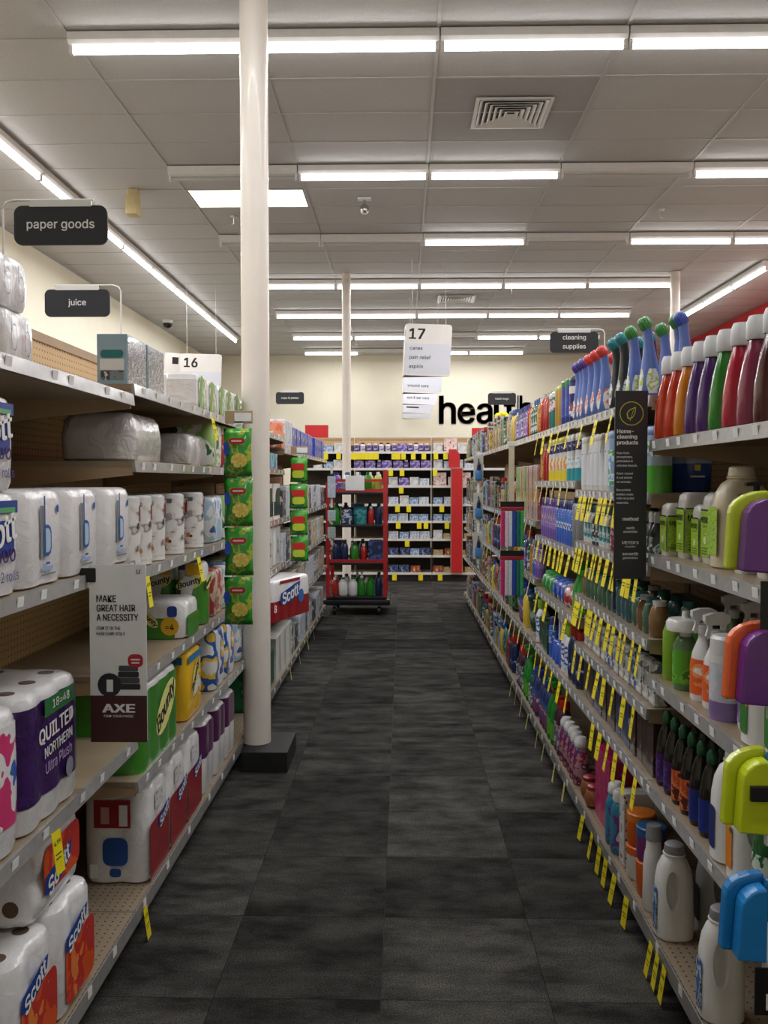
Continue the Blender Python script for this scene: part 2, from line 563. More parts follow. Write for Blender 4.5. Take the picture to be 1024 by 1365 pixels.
# ---------------------------------------------------------------- fluorescent strip lights
m_tube = bpy.data.materials.new('lit_tube'); m_tube.use_nodes = True
_b = m_tube.node_tree.nodes['Principled BSDF']
_b.inputs['Base Color'].default_value = (0.9, 0.9, 0.88, 1)
_b.inputs['Emission Color'].default_value = (1.0, 0.985, 0.96, 1)
_b.inputs['Emission Strength'].default_value = TUBE_GLOW
m_dead = M('dead_tube', (200, 198, 196), 0.3, var=0.02)
TZ = HC - 0.105
hous = G().prism([(-.055, .0), (-.055, -.05), (-.03, -.07), (.03, -.07), (.055, -.05), (.055, 0)], -.605, .605).mk('housing', m_white)
tubeL = G().lathe([(.013, -.585), (.019, -.575), (.019, .575), (.013, .585)], 10).mk('tube', m_tube, True)
tubeD = G().lathe([(.013, -.585), (.016, -.575), (.016, .575), (.013, .585)], 10).mk('tube', m_dead, True)
sock = G().cbox(-.02, .02, -.012, .012, -.062, 0.0, .003).mk('socket', m_white)
lampdat = bpy.data.lights.new('tube_light', 'AREA')
lampdat.shape = 'RECTANGLE'; lampdat.size = 0.03; lampdat.size_y = 1.15
lampdat.energy = TUBE_WATT; lampdat.color = (0.985, 0.98, 1.0)
def strip(x, y, along_x, lit, lab):
    root = bpy.data.objects.new('strip_light', None); put(root)
    root.location = (x, y, HC - .02); root.rotation_euler = (0, 0, PI / 2 if along_x else 0)
    child('housing', hous, root)
    for s in (-1, 1): child('socket', sock, root, (0, s * .592, -.064))
    o = child('tube', tubeL if lit else tubeD, root, (0, 0, -.105), (PI / 2, 0, 0))
    if lit:
        l = bpy.data.objects.new('tube_light', lampdat); put(l, root); l.location = (0, 0, -.1275)
    tagit(root, lab, 'ceiling light', 'fluorescent strip lights')
ROWS = [(5.89, '1111111'), (8.36, '0110111'), (10.67, '0010110'), (13.04, '11111'), (15.37, '11111'), (17.70, '11011'), (19.8, '1011')]
nth = ['first', 'second', 'third', 'fourth', 'fifth', 'sixth', 'seventh', 'eighth', 'ninth', 'tenth', 'eleventh', 'twelfth', 'thirteenth', 'fourteenth', 'fifteenth', 'sixteenth', 'seventeenth', 'eighteenth', 'nineteenth', 'twentieth']
for r, (y, s) in enumerate(ROWS):
    for k, c in enumerate(s):
        x = -2.2 + 1.22 * k + .61
        if x > 5.4: continue
        strip(x, y, True, c == '1', ('lit' if c == '1' else 'burnt-out') + ' fluorescent strip, %s from left in the %s crosswise ceiling row' % (nth[k], nth[r]))
for y, s in ((3.46, '111110'), (1.03, '001010'), (-1.4, '001000')):      # rows overhead and behind the viewpoint
    for k, c in enumerate(s):
        strip(-2.2 + 1.22 * k + .61, y, True, c == '1', 'fluorescent strip overhead near the viewpoint, %s from left, row at %s' % (nth[k], {3.46: 'front', 1.03: 'middle', -1.4: 'back'}[y]))
for k in range(14):
    strip(-3.4, 1.6 + 1.22 * k, False, True, 'lit fluorescent strip, %s nearest in lengthwise row by left wall' % nth[k])
for k in range(3):
    strip(4.85, 12.6 + 1.22 * k, False, True, 'lit fluorescent strip, %s nearest in lengthwise row by red wall' % nth[k])
strip(5.35, 11.9, False, True, 'lit fluorescent strip nearest the red wall')
# recessed troffer
root = bpy.data.objects.new('troffer_light', None); put(root); root.location = (X0 - 1.5 * TX - .0, Y0 + 4.5 * TY, HC - .006)
m_diff = bpy.data.materials.new('lit_diffuser'); m_diff.use_nodes = True
_b = m_diff.node_tree.nodes['Principled BSDF']
_b.inputs['Base Color'].default_value = (0.9, 0.88, 0.8, 1)
_b.inputs['Emission Color'].default_value = (1.0, 0.93, 0.75, 1); _b.inputs['Emission Strength'].default_value = 2.2
child('diffuser', G().box(-.58, .58, -.275, .275, 0, .006).mk('diffuser', m_diff), root)
g = G()
for a in ((-.6, .6, -.297, -.275), (-.6, .6, .275, .297), (-.6, -.58, -.275, .275), (.58, .6, -.275, .275)): g.box(*a, -.004, .008)
child('frame', g.mk('frame', m_grid), root)
tagit(root, 'glowing cream recessed ceiling panel light behind the white pillar', 'ceiling light')

# small ceiling fittings
def sprinkler(x, y, lab):
    root = bpy.data.objects.new('sprinkler', None); put(root); root.location = (x, y, HC - .014)
    child('escutcheon', G().lathe([(.012, -.02), (.035, -.004), (.036, 0)], 14).mk('escutcheon', m_white, True), root)
    child('nozzle', G().lathe([(.022, -.085), (.022, -.081), (.006, -.08), (.008, -.05), (.012, -.02)], 10).mk('nozzle', m_chrome, True), root)
    tagit(root, lab, 'sprinkler', 'ceiling sprinklers')
sprinkler(2.80, 9.75, 'small sprinkler head in ceiling at right')
sprinkler(-1.88, 9.9, 'small sprinkler head in ceiling left of white pillar')
sprinkler(1.65, 13.6, 'small sprinkler head far back in ceiling')
root = bpy.data.objects.new('hanging_fitting', None); put(root); root.location = (-.40, 9.3, HC - .014)  # shiny hanging fitting, no lamp in it
child('mount', G().cbox(-.07, .07, -.04, .04, -.02, 0, .004).mk('mount', m_white), root)
child('fitting_head', G().lathe([(.03, -.16), (.045, -.14), (.045, -.09), (.02, -.06), (.015, -.02)], 16).mk('fitting_head', m_chrome, True), root)
tagit(root, 'shiny round-headed fitting hanging from the ceiling right of pillar', 'ceiling fitting')
root = bpy.data.objects.new('emergency_light', None); put(root); root.location = (-2.72, 9.0, HC - .014)
m_bei = M('beige_plastic', (206, 190, 140), 0.5)
child('bracket', G().cbox(-.05, .05, -.05, .05, -.08, 0, .006).mk('bracket', m_bei), root)
child('housing', G().cbox(-.065, .055, -.09, .06, -.26, -.07, .012).mk('housing', m_bei), root)
tagit(root, 'beige box-shaped emergency fitting hanging from the ceiling at left', 'ceiling fitting')
root = bpy.data.objects.new('security_camera', None); put(root); root.location = (-4.3, 16.2, HC - .014)
child('base', G().lathe([(.09, -.06), (.1, 0)], 18).mk('base', m_white, True), root)
child('dome', G().lathe([(.02, -.15), (.06, -.13), (.08, -.09), (.085, -.06)], 18).mk('dome', m_black, True), root)
tagit(root, 'dome security camera on the ceiling by left wall', 'camera')

# ---------------------------------------------------------------- pillars
def pillar(x, y, r, z0, lab, collar=False):
    root = bpy.data.objects.new('pillar', None); put(root); root.location = (x, y, z0)
    child('shaft', G().lathe([(r, 0), (r, HC - z0 - .022)], 32).mk('shaft', m_pillar, True), root)
    if collar:
        child('collar', G().lathe([(r + .04, HC - z0 - .05), (r + .04, HC - z0 - .022)], 24).mk('collar', m_pillar, True), root)
    tagit(root, lab, 'pillar', 'white round pillars')
pillar(-.815, 4.90, .0765, 0.11, 'white round pillar on a black plinth beside left shelves, closest and largest')
pillar(-.80, 12.6, .062, 0, 'thin white pillar far back above the red cart')
pillar(3.82, 12.6, .066, 0, 'thin white pillar far right behind blue bottles')
tagit(put(bpy.data.objects.new('pillar_plinth', G().cbox(-.868, -.62, 4.70, 5.09, 0, .11, .004).mk('pillar_plinth', m_dark))), 'low black box plinth under the white pillar on carpet', 'plinth')

# ---------------------------------------------------------------- shelving
XLIP = {-1: .87, 1: .79}
BACK = {-1: 1.385, 1: 1.315}
BASEX = {-1: .885, 1: .79}
DB = [1.65 + 1.22 * k for k in range(9)]
SHELFTAGS = G().box(-.0006, .0006, -.016, .016, -.030, -.004).mk('price_label', m_paper)
def tag_me(s, hw, h, mat):
    g = G().box(-.0005, .0005, -hw, hw, -h, 0)
    nb = len(g.f)
    v, f, w, hh = text_geo('4.99', .02)
    k = hw * 1.5 / w
    g.add([(-s * (.0007 + .0001 * (i * 5 // len(v))), -s * a * k, -.028 + b * k) for i, (a, b) in enumerate(v)], f)
    g.box(-s * .0009 - .0001, -s * .0009 + .0001, -hw * .7, hw * .7, -h * .55, -h * .52)
    g.box(-s * .0009 - .0001, -s * .0009 + .0001, -hw * .7, hw * .4, -h * .65, -h * .62)
    me = mesh('sale_tag', g.v, g.f, mat); me.materials.append(m_ink)
    for i, p in enumerate(me.polygons): p.material_index = 0 if i < nb else 1
    return me
TAGY = {s: tag_me(s, .022, .105, m_yel) for s in (-1, 1)}
TAGN = {s: tag_me(s, .014, .095, m_ypale) for s in (-1, 1)}
def bracket_me(s, depth):
    pts = [(0, 0), (0, -.028), (s * depth * .62, -.06), (s * depth, -.085), (s * depth, 0)]
    return G().prism(pts, -.003, .003).mk('bracket', m_tan2)
BRK = {}
def unit(s, k, heights, lab, nlab=8, sale=None, peg=True, d0=None, d1=None, base_sale=None):
    """one four-foot shelving section; heights = shelf tops; sale = {shelf index: [(y, kind)...]}"""
    d0 = DB[k] if d0 is None else d0; d1 = DB[k + 1] if d1 is None else d1
    L = d1 - d0; yc = (d0 + d1) / 2
    xl, xb = XLIP[s], BACK[s]
    root = bpy.data.objects.new('shelving_unit', None); put(root); root.location = (s * xb, yc, 0)
    h = L / 2 - .002
    bx = lambda a, b: (min(s * a, s * b), max(s * a, s * b))
    x0, x1 = bx(0, .012)
    child('back_panel', G().box(x0, x1, -h, h, .1, 2.10).mk('back_panel', m_pegl), root)
    x0, x1 = bx(-.006, .03)
    child('top_rail', G().box(x0, x1, -h, h, 2.10, 2.135).mk('top_rail', m_tan2), root)
    for e in (-1, 1):
        x0, x1 = bx(-.008, .0)
        child('upright', G().box(x0, x1, e * h - .015 * (e + 1), e * h - .015 * (e - 1), .12, 2.10).mk('upright', m_tan), root)
    base = BASEX[s]
    bt = .14
    x0, x1 = bx(base + .004 - xb, -.001)
    bo = child('base_deck', G().box(x0, x1, -h, h, -.03, 0).mk('base_deck', m_deck), root, (0, 0, bt))
    x0, x1 = bx(base - xb, base + .006 - xb)
    child('base_trim', G().box(x0, x1, -h, h, -.052, 0).mk('base_trim', m_lip), bo)
    x0, x1 = bx(base + .05 - xb, base + .06 - xb)
    child('kick_plate', G().box(x0, x1, -h, h, 0, .10).mk('kick_plate', m_dark), root)
    dp = xb - xl
    key = (s, round(dp, 3))
    if key not in BRK: BRK[key] = bracket_me(s, dp - .012)
    lv = [(bt, bo, base)]
    for z in heights:
        x0, x1 = bx(xl + .012 - xb, -.001)
        so = child('shelf', G().box(x0, x1, -h, h, -.018, 0).mk('shelf', m_tan if s < 0 else m_tan), root, (0, 0, z))
        x0, x1 = bx(xl - xb, xl + .012 - xb)
        g = G().prism([(s * (xl - xb), -.036), (s * (xl + .012 - xb), -.036), (s * (xl + .012 - xb), 0), (s * (xl + .004 - xb), .001)], -h, h)
        child('price_channel', g.mk('price_channel', m_lip), so)
        for e in (-1, 1):
            child('bracket', BRK[key], so, (s * (xl + .012 - xb), e * (h - .006), -.018))
        lv.append((z, so, xl))
    for i, (z, so, xx) in enumerate(lv):
        n = nlab if i else max(4, nlab // 2)
        for j in range(n):
            y = -h + (j + .5 + R.uniform(-.25, .25)) * L / n
            child('price_label', SHELFTAGS, so, (s * (xx - xb - .0012), max(-h + .02, min(h - .02, y)), .000), (0, -s * (0.1 if i else 0), 0))
        for y, kd in (sale or {}).get(i, []):
            t = child('sale_tag', TAGY[s] if kd == 'y' else TAGN[s], so, (s * (xx - xb - .005), y - yc, -.028), (0, s * R.uniform(.12, .22), R.uniform(-.12, .12)))
    tagit(root, lab, 'shelving', 'gondola shelving sections')
    return root
def spread(d0, d1, n, kind='y', j=.03):
    return [(d0 + (q + .5) * (d1 - d0) / n + R.uniform(-j, j), kind) for q in range(n)]
LS0 = [.725, 1.31, 1.85]
LS1 = [.575, .925, 1.275, 1.635, 1.885]
LS3 = [.66, .97, 1.30, 1.65, 1.89]
LS4 = [.60, .95, 1.30, 1.81]
unit(-1, 0, LS0, 'tan pegboard shelving holding bath tissue, nearest section on left', 6, {1: [(2.16, 'y')], 0: []})
unit(-1, 1, LS1, 'tan shelving holding paper towels on left beside hair care sign', 7, {5: [(4.02, 'y')], 3: [(2.97, 'y'), (3.72, 'y')], 0: [(2.96, 'y')]})
unit(-1, 2, LS1, 'tan shelving half hidden behind the white pillar', 6)
unit(-1, 3, LS3, 'tan shelving just past the white pillar on left', 6, {3: [(5.6, 'n')]})
unit(-1, 4, LS4, 'tan shelving on left around the far crisps strip', 6, {0: spread(6.6, 7.7, 2, 'n')})
unit(-1, 5, LS4, 'tan shelving on left, next to last before the cart', 5, {0: spread(7.8, 8.9, 2, 'n')})
unit(-1, 6, LS4, 'tan shelving on left right behind the red cart', 5)
RS0 = [.595, .945, 1.335, 1.70]
RS1 = [.595, .828, 1.055, 1.297, 1.53, 1.845]
RS2 = [.595, .935, 1.25, 1.57, 1.85]
RS3 = [.60, .98, 1.33, 1.85]
unit(1, 0, RS0, 'tan shelving holding green cleaning products, nearest section on right', 9, {0: [(2.06, 'y'), (2.62, 'y'), (2.69, 'y'), (2.76, 'y')]})
a, b = DB[1] + .03, DB[2] - .02
unit(1, 1, RS1, 'tan shelving hung with many yellow tags, second section on right', 13,
     {1: spread(a, a + .8, 6), 2: spread(a, b, 8), 3: spread(a, b, 13), 4: spread(a, b, 13), 5: spread(a, b - .1, 15), 6: spread(a, b, 4), 0: spread(a + .1, b - .2, 6)})
a, b = DB[2] + .03, DB[3] - .02
unit(1, 2, RS2, 'tan shelving holding wipes canisters, third section on right', 11,
     {1: spread(a, b, 6), 2: spread(a, b, 4), 3: spread(a, b, 9), 4: spread(a, b, 6, 'n'), 5: spread(a, b, 5), 0: spread(a, b, 4, 'n')})
a, b = DB[3] + .03, DB[4] - .02
unit(1, 3, RS3, 'tan shelving with striped cloths at its edge, fourth section on right', 9, {1: spread(a, b, 5, 'n'), 2: spread(a, b, 4, 'n'), 3: spread(a, b, 5, 'n'), 0: spread(a, b, 4, 'n')})
unit(1, 4, RS3, 'tan shelving holding brushes and handles, fifth section on right', 8, {1: spread(DB[4] + .05, DB[5] - .05, 4, 'n'), 3: spread(DB[4] + .05, DB[5] - .05, 4, 'n')})
unit(1, 5, RS3, 'tan shelving on right, sixth section', 8, {2: spread(DB[5], DB[6], 4, 'n')})
unit(1, 6, RS3, 'tan shelving on right, seventh section', 8)
unit(1, 7, RS3, 'tan shelving on right, last section before back aisle', 8)

# back gondola across the aisle end
BGY = 13.8
def backunit(x0, x1, lab, tags):
    zs = [.41, .67, .95, 1.21, 1.50, 1.77, 2.03]
    root = bpy.data.objects.new('shelving_unit', None); put(root); root.location = ((x0 + x1) / 2, BGY + .5, 0)
    h = (x1 - x0) / 2 - .002
    child('back_panel', G().box(-h, h, -.012, 0, .1, 2.14).mk('back_panel', M('shaded_back_panel', (62, 52, 44), .7)), root)  # shade behind the shelves put into the panel's dark colour
    child('top_panel', G().box(-h, h, -.012, 0, 2.14, 2.23).mk('top_panel', m_pegx), root)
    child('top_rail', G().box(-h, h, -.02, .012, 2.23, 2.265).mk('top_rail', m_tan2), root)
    child('upright', G().box(-h, -h + .03, -.02, -.012, .1, 2.23).mk('upright', m_tan), root)
    child('kick_plate', G().box(-h, h, -.46, -.45, 0, .1).mk('kick_plate', m_dark), root)
    for i, z in enumerate([.14] + zs):
        so = child('shelf' if i else 'base_deck', G().box(-h, h, -.488, -.0125, -.018, 0).mk('shelf', m_tan), root, (0, 0, z))
        child('price_channel', G().box(-h, h, -.5, -.488, -.036, 0).mk('price_channel', M('white_channel', (214, 212, 208), .4)), so)
        for x in tags.get(i, []):
            child('sale_tag', TAGB, so, (x - (x0 + x1) / 2, -.502, -.026))
    tagit(root, lab, 'shelving', 'gondola shelving sections')
TAGB = G().box(-.035, .035, -.0005, .0005, -.10, 0).mk('sale_tag', m_yel)
bxp = lambda px: (px - 537) * BGY / 1180
tg = {7: [bxp(q) for q in (462, 467, 473, 479, 484, 490, 496, 502, 525, 531, 538, 551, 565)], 6: [bxp(536), bxp(521)], 5: [bxp(535)], 4: [bxp(530), bxp(545)], 3: [bxp(531), bxp(559), bxp(568)], 2: [bxp(543)], 0: [bxp(526), bxp(561)]}
backunit(-1.7, -.78, 'back-aisle shelving behind the red cart, left end', {7: [-1.2, -1.0]})
backunit(-.775, .455, 'back-aisle shelving of purple and blue medicine boxes right of cart', tg)
backunit(.46, 1.7, 'back-aisle shelving with a red standing panel in front', {7: [bxp(581), bxp(594)], 6: [bxp(580)], 4: [bxp(589)], 3: [bxp(596)], 0: [bxp(587)]})
root = bpy.data.objects.new('display_panel', None); put(root); root.location = (bxp(608.5), BGY - .06, .14)
m_rp = M('red_panel', (186, 26, 30), .45, var=.05)
child('board', G().cbox(-.085, .085, -.02, .02, .0, 1.62, .004).mk('board', m_rp), root)
g = G()
for a in ((-.093, -.085, 0, 1.628), (.085, .093, 0, 1.628), (-.085, .085, -.008, 0), (-.085, .085, 1.62, 1.628)): g.box(a[0], a[1], -.022, .022, a[2], a[3])
child('edging', g.mk('edging', m_tan2), root)
child('header', G().prism([(-.125, 1.635), (.05, 1.635), (.05, 1.84), (-.01, 1.92), (-.125, 1.92)], .03, .04).mk('header', m_rp), root)
tagit(root, 'tall narrow red panel standing before the back shelves', 'display panel')
tagit(put(bpy.data.objects.new('wall_sign', G().box(bxp(632), bxp(650), BGY + .51, BGY + .53, 2.0, 2.42).mk('wall_sign', m_rp))), 'red square sign above the back shelves, right', 'sign')
tagit(put(bpy.data.objects.new('wall_sign', G().box(bxp(402), bxp(434), BGY + .51, BGY + .53, 2.05, 2.47).mk('wall_sign', m_rp))), 'red square sign above shelves at left of cart', 'sign')

# ---------------------------------------------------------------- letters on the far wall
root = bpy.data.objects.new('wall_lettering', None); put(root); root.location = (0.83, YF - .001, 2.90)
xx = 0.0
for ch, adv in zip('health', (.44, .42, .41, .2, .28, .42)):
    v, f, w, h = text_geo(ch, .022)
    top = {'h': .66, 'e': .48, 'a': .48, 'l': .66, 't': .60}[ch]
    k = top / h
    n = len(v)
    vv = [(a * k * .94 + w * k * .5 + xx, -.02, b * k + top / 2) for a, b in v]
    g = G().add(vv, f)
    me = g.mk('letter', M('letter_brown', (46, 38, 34), .6))
    o = child('letter', me, root)
    sm = o.modifiers.new('depth', 'SOLIDIFY'); sm.thickness = .02; sm.offset = -1
    xx += w * k * .94 + .035
tagit(root, 'large dark lowercase letters reading health on cream far wall', 'lettering')

# ---------------------------------------------------------------- hanging signs
def flag_sign(x0, x1, y, z0, z1, postx, txt, lab, th):
    root = bpy.data.objects.new('category_sign', None); put(root); root.location = (postx, y, 2.136)
    cx, cz = (x0 + x1) / 2 - postx, (z0 + z1) / 2 - 2.136
    w, h = x1 - x0, z1 - z0
    pts = [(cx + a, cz + b) for a, b in rrect(w, h, .028, 5)]
    bd = child('board', G().prism(pts, -.004, .004).mk('board', m_sign), root)
    lines = txt.split('\n')
    for i, t in enumerate(lines):
        if not t: continue
        v, f, tw, thh = text_geo(t, .012)
        k = th
        zz = cz + ((len(lines) - 1) / 2 - i) * th * 1.05
        child('lettering', mesh('lettering', [(cx + a * k, -.0045, zz + b * k) for a, b in v], f, m_inkw), bd)
    sgn = 1 if cx > 0 else -1
    far = cx + sgn * w * .35
    child('hanger', G().tube([(0, 0, -.003), (0, 0, cz + h / 2 - .01), (sgn * .012, 0, cz + h / 2 + .012), (sgn * .04, 0, cz + h / 2 + .02), (far, 0, cz + h / 2 + .02)], .004, 8).mk('hanger', m_wire, True), root)
    child('clip', G().box(cx - w * .33, cx + w * .33, -.006, .006, cz + h / 2 - .004, cz + h / 2 + .018).mk('clip', m_wire), root)
    tagit(root, lab, 'sign', 'black category signs')
flag_sign(-1.345, -1.02, 3.07, 2.385, 2.52, -1.385, 'paper goods', 'black hanging sign reading paper goods', .058)
flag_sign(-1.78, -1.455, 4.40, 2.385, 2.52, -1.40, 'juice', 'black hanging sign reading juice', .058)
flag_sign(.97, 1.29, 5.9, 2.415, 2.55, 1.33, 'cleaning\nsupplies', 'black hanging sign reading cleaning supplies', .056)
flag_sign(-1.44, -1.12, 10.05, 2.44, 2.575, -1.39, 'cups & plates', 'black hanging sign reading cups and plates', .045)
flag_sign(.975, 1.295, 10.2, 2.44, 2.575, 1.33, 'trash bags', 'black hanging sign reading trash bags', .045)
flag_sign(-1.56, -1.41, 9.2, 2.69, 2.82, -1.395, '', 'blank-looking black sign half hidden behind the pillar', .001)

def aisle_sign(x, y, z0, rz, title, lines, lab, tilt=.05, side=(-.05, .30)):
    root = bpy.data.objects.new('aisle_sign', None); put(root); root.location = (x, y, z0); root.rotation_euler = (0, tilt, rz)
    m_as = M('aisle_sign_white', (226, 222, 218), .5, var=.02)
    bd = child('board', G().prism([(a, b + .34) for a, b in rrect(.61, .68, .04, 5)], -.012, .012).mk('board', m_as), root)
    child('lower_panel', G().box(-.30, .30, -.0145, -.0122, .03, .42).mk('lower_panel', M('aisle_sign_blueish', (214, 216, 226), .5, var=.02)), bd)
    if title:
        v, f, tw, th = text_geo(title, .03)
        k = .14 / th
        child('numeral', mesh('numeral', [(a * k - .30 + .03 + tw * k / 2 + .01, -.0135, .55 + b * k) for a, b in v], f, m_ink), bd)
    sx, sy = side               # second face of the wedge-shaped sign
    ex = -.305 + sx
    L = math.hypot(sx, sy); ang = math.atan2(sy, sx)
    mt = Matrix.Translation((-.300, .014, 0)) @ Matrix.Rotation(ang, 4, 'Z')
    child('side_board', G().box(0, L, -.008, .008, .0, .68, mt).mk('side_board', m_as), root)
    child('side_numeral', G().box(.05, .14, .008, .010, .52, .62, mt).mk('side_numeral', m_ink), root)
    child('bottom_panel', G().add([(-.29, .012, .003), (.29, .012, .003), (ex + .01, sy, .003)], [(0, 1, 2)]).mk('bottom_panel', m_sign), root)
    for i, t in enumerate(lines):
        if t == '-':
            child('print_line', G().box(-.24, .02, -.0158, -.0148, .34 - i * .12, .37 - i * .12).mk('print_line', m_ink), bd); continue
        if not t: continue
        v, f, tw, th = text_geo(t, .012)
        k = .088
        child('lettering', mesh('lettering', [(a * k - .24 + tw * k / 2, -.0155, .355 - i * .12 + b * k) for a, b in v], f, m_ink), bd)
    for e in (-.22, .22):
        child('wire', G().tube([(e, 0, .679), (e - math.sin(tilt) * 1.1, 0, HC - z0 - .018 + e * tilt - .004)], .0025, 5).mk('wire', m_wire), root)
    tagit(root, lab, 'sign', 'white aisle number signs')
aisle_sign(.315, 11.8, 2.96, -.10, '17', ['canes', 'pain relief', 'aspirin'], 'white hanging aisle sign numbered 17, canes, pain relief, aspirin')
aisle_sign(.31, 14.2, 2.97, -.08, '', ['', '', 'wound care'], 'white hanging aisle sign ending with wound care')
aisle_sign(.31, 16.4, 2.98, -.06, '', ['', '', 'eye & ear care'], 'white hanging aisle sign ending with eye and ear care')
aisle_sign(.31, 18.5, 2.98, -.05, '', ['', '', '-'], 'white hanging aisle sign, second farthest of the stack')
aisle_sign(.31, 20.2, 2.98, -.05, '', [], 'white hanging aisle sign, farthest of the stack')
aisle_sign(-2.98, 13.0, 2.75, -.1, '16', [], 'white hanging aisle sign numbered 16 in the next aisle', .04, (-.22, -.10))
# ================================================================ PRODUCT SHAPES
m_film = M('clear_film_over_white', (226, 225, 226), .28, coat=.6, var=.05, scale=20, bump=.35, bscale=22)
m_film2 = M('crinkled_clear_film', (196, 194, 194), .18, coat=.9, var=.12, scale=12, bump=.9, bscale=16)
m_tissue = M('tissue_white', (232, 230, 228), .8, var=.03)
m_core = M('cardboard_core', (92, 74, 60), .9, var=.1)
INK = {}
def ink(c):
    n = 'ink_%d_%d_%d' % tuple(c)
    return M(n, c, .4, var=.0)
def pl(c, rough=.3, coat=.3):
    return M('plastic_%d_%d_%d' % tuple(c), c, rough, coat=coat, var=.06, scale=18)
def liq(c):
    return M('tinted_bottle_%d_%d_%d' % tuple(c), c, .12, coat=.6, var=.1, scale=10, trans=.25)
WHITE = (228, 228, 226)

def pack_geo(d, w, h, lobe=.005, per=.115, r=.045, inset=0.0, z0=0.0, z1=None, grow=0.0, round_=True):
    z1 = h if z1 is None else z1
    o = rrect(d + 2 * grow, w + 2 * grow, r, 4, lobe, per) if lobe else rrect(d + 2 * grow, w + 2 * grow, r, 5)
    def sec(z, i):
        kx, ky = 1 - 2 * i / d, 1 - 2 * i / w
        return [(x * kx, y * ky, z) for x, y in o]
    if round_:
        return [sec(z0, .016), sec(z0 + .006, .005), sec(z0 + .022, 0), sec((z0 + z1) / 2, -.002), sec(z1 - .026, 0), sec(z1 - .008, .006), sec(z1, .02)]
    return [sec(z0, 0), sec(z0 * .66 + z1 * .34, -.001), sec(z0 * .34 + z1 * .66, -.001), sec(z1, 0)]
def rollpack(kind, desc, d, w, h, film=None, band=None, lobe=.005, per=.115, cores=None, flip=None, r=.045, cat='paper pack'):
    """wrapped pack of rolls; band = (z0, z1, material) printed film; flip='y' lays the rolls along y"""
    if flip == 'y':
        q = P(kind, cat, desc, d, w, h)
        mt = Matrix.Translation((0, w / 2, h / 2)) @ Matrix.Rotation(PI / 2, 4, 'X')
        dd, ww, hh = d, h, w
    else:
        q = P(kind, cat, desc, d, w, h)
        mt = None; dd, ww, hh = d, w, h
    q.part('wrapped_rolls', G().loft(pack_geo(dd, ww, hh, lobe, per, r), mt).mk('wrapped_rolls', film or m_film, True))
    if band:
        for b in (band if isinstance(band, list) else [band]):
            q.part('printed_band', G().loft(pack_geo(dd, ww, hh, lobe, per, r, 0, b[0], b[1], .0025, False), mt, False, False).mk('printed_band', b[2], True), 0)
    if cores:
        nx, ny = cores
        for i in range(nx):
            for j in range(ny):
                g = G().lathe([(.021, hh - .001), (.021, hh + .0012)], 14, c=((i + .5) * dd / nx - dd / 2, (j + .5) * ww / ny - ww / 2), mtx=mt)
                q.part('core', g.mk('core', m_core), 0)
    return q
def carton(kind, desc, d, w, h, mat, cat='box', c=.003):
    q = P(kind, cat, desc, d, w, h)
    q.part('carton', G().cbox(-d / 2, d / 2, -w / 2, w / 2, 0, h, c).mk('carton', mat))
    return q
def bottle(kind, desc, prof, mat, cap=None, capmat=None, label=None, sx=1.0, sy=1.0, n=18, sq=None, cat='bottle', label2=None):
    r = max(p[0] for p in prof)
    hh = max([p[1] for p in prof] + [p[1] for p in (cap or [])])
    q = P(kind, cat, desc, 2 * r * sx, 2 * r * sy, hh)
    q.part('bottle_body', G().lathe(prof, n, sx, sy, sq=sq).mk('bottle_body', mat, True))
    if cap: q.part('cap', G().lathe(cap, 14).mk('cap', capmat, True), 0)
    for lb in (label, label2):
        if lb:
            z0, z1, lm = lb
            def rad(z):
                for (r0, a), (r1, b) in zip(prof, prof[1:]):
                    if a <= z <= b and b > a: return r0 + (r1 - r0) * (z - a) / (b - a)
                return prof[-1][0]
            ps = [(rad(z0 + (z1 - z0) * t / 4) + .0012, z0 + (z1 - z0) * t / 4) for t in range(5)]
            q.part('label', G().lathe(ps, n, sx, sy, capb=False, capt=False, sq=sq).mk('label', lm, True), 0)
    return q
def canister(desc, r, h, mat, bands, capmat, caph=.03, kind='wipes_canister', cat='canister'):
    prof = [(r * .93, 0), (r, .006), (r, h - caph)]
    cap = [(r * 1.0, h - caph), (r * 1.02, h - caph + .003), (r * 1.0, h - .008), (r * .82, h)]
    q = bottle(kind, desc, prof, mat, cap, capmat, n=20, cat=cat)
    for z0, z1, lm in bands:
        q.part('label', G().lathe([(r + .001, z0), (r + .001, z1)], 20, capb=False, capt=False).mk('label', lm, True), 0)
    return q
def aerosol(desc, mat, capmat, r=.033, h=.225, bands=()):
    prof = [(r * .95, 0), (r, .005), (r, h - .06), (r * .72, h - .045)]
    cap = [(r * .78, h - .047), (r * .8, h - .008), (r * .6, h)]
    q = bottle('aerosol_can', desc, prof, mat, cap, capmat, n=18, cat='spray can')
    for z0, z1, lm in bands:
        q.part('label', G().lathe([(r + .001, z0), (r + .001, z1)], 18, capb=False, capt=False).mk('label', lm, True), 0)
    return q
HEAD = [(-.022, .0), (-.016, .0), (-.014, .02), (.014, .02), (.030, .022), (.034, .03), (.034, .045), (.012, .052), (-.02, .053), (-.034, .046), (-.036, .03), (-.024, .02)]
TRIG = [(.012, .022), (.026, .022), (.024, .008), (.03, -.012), (.024, -.02), (.016, -.006), (.012, .01)]
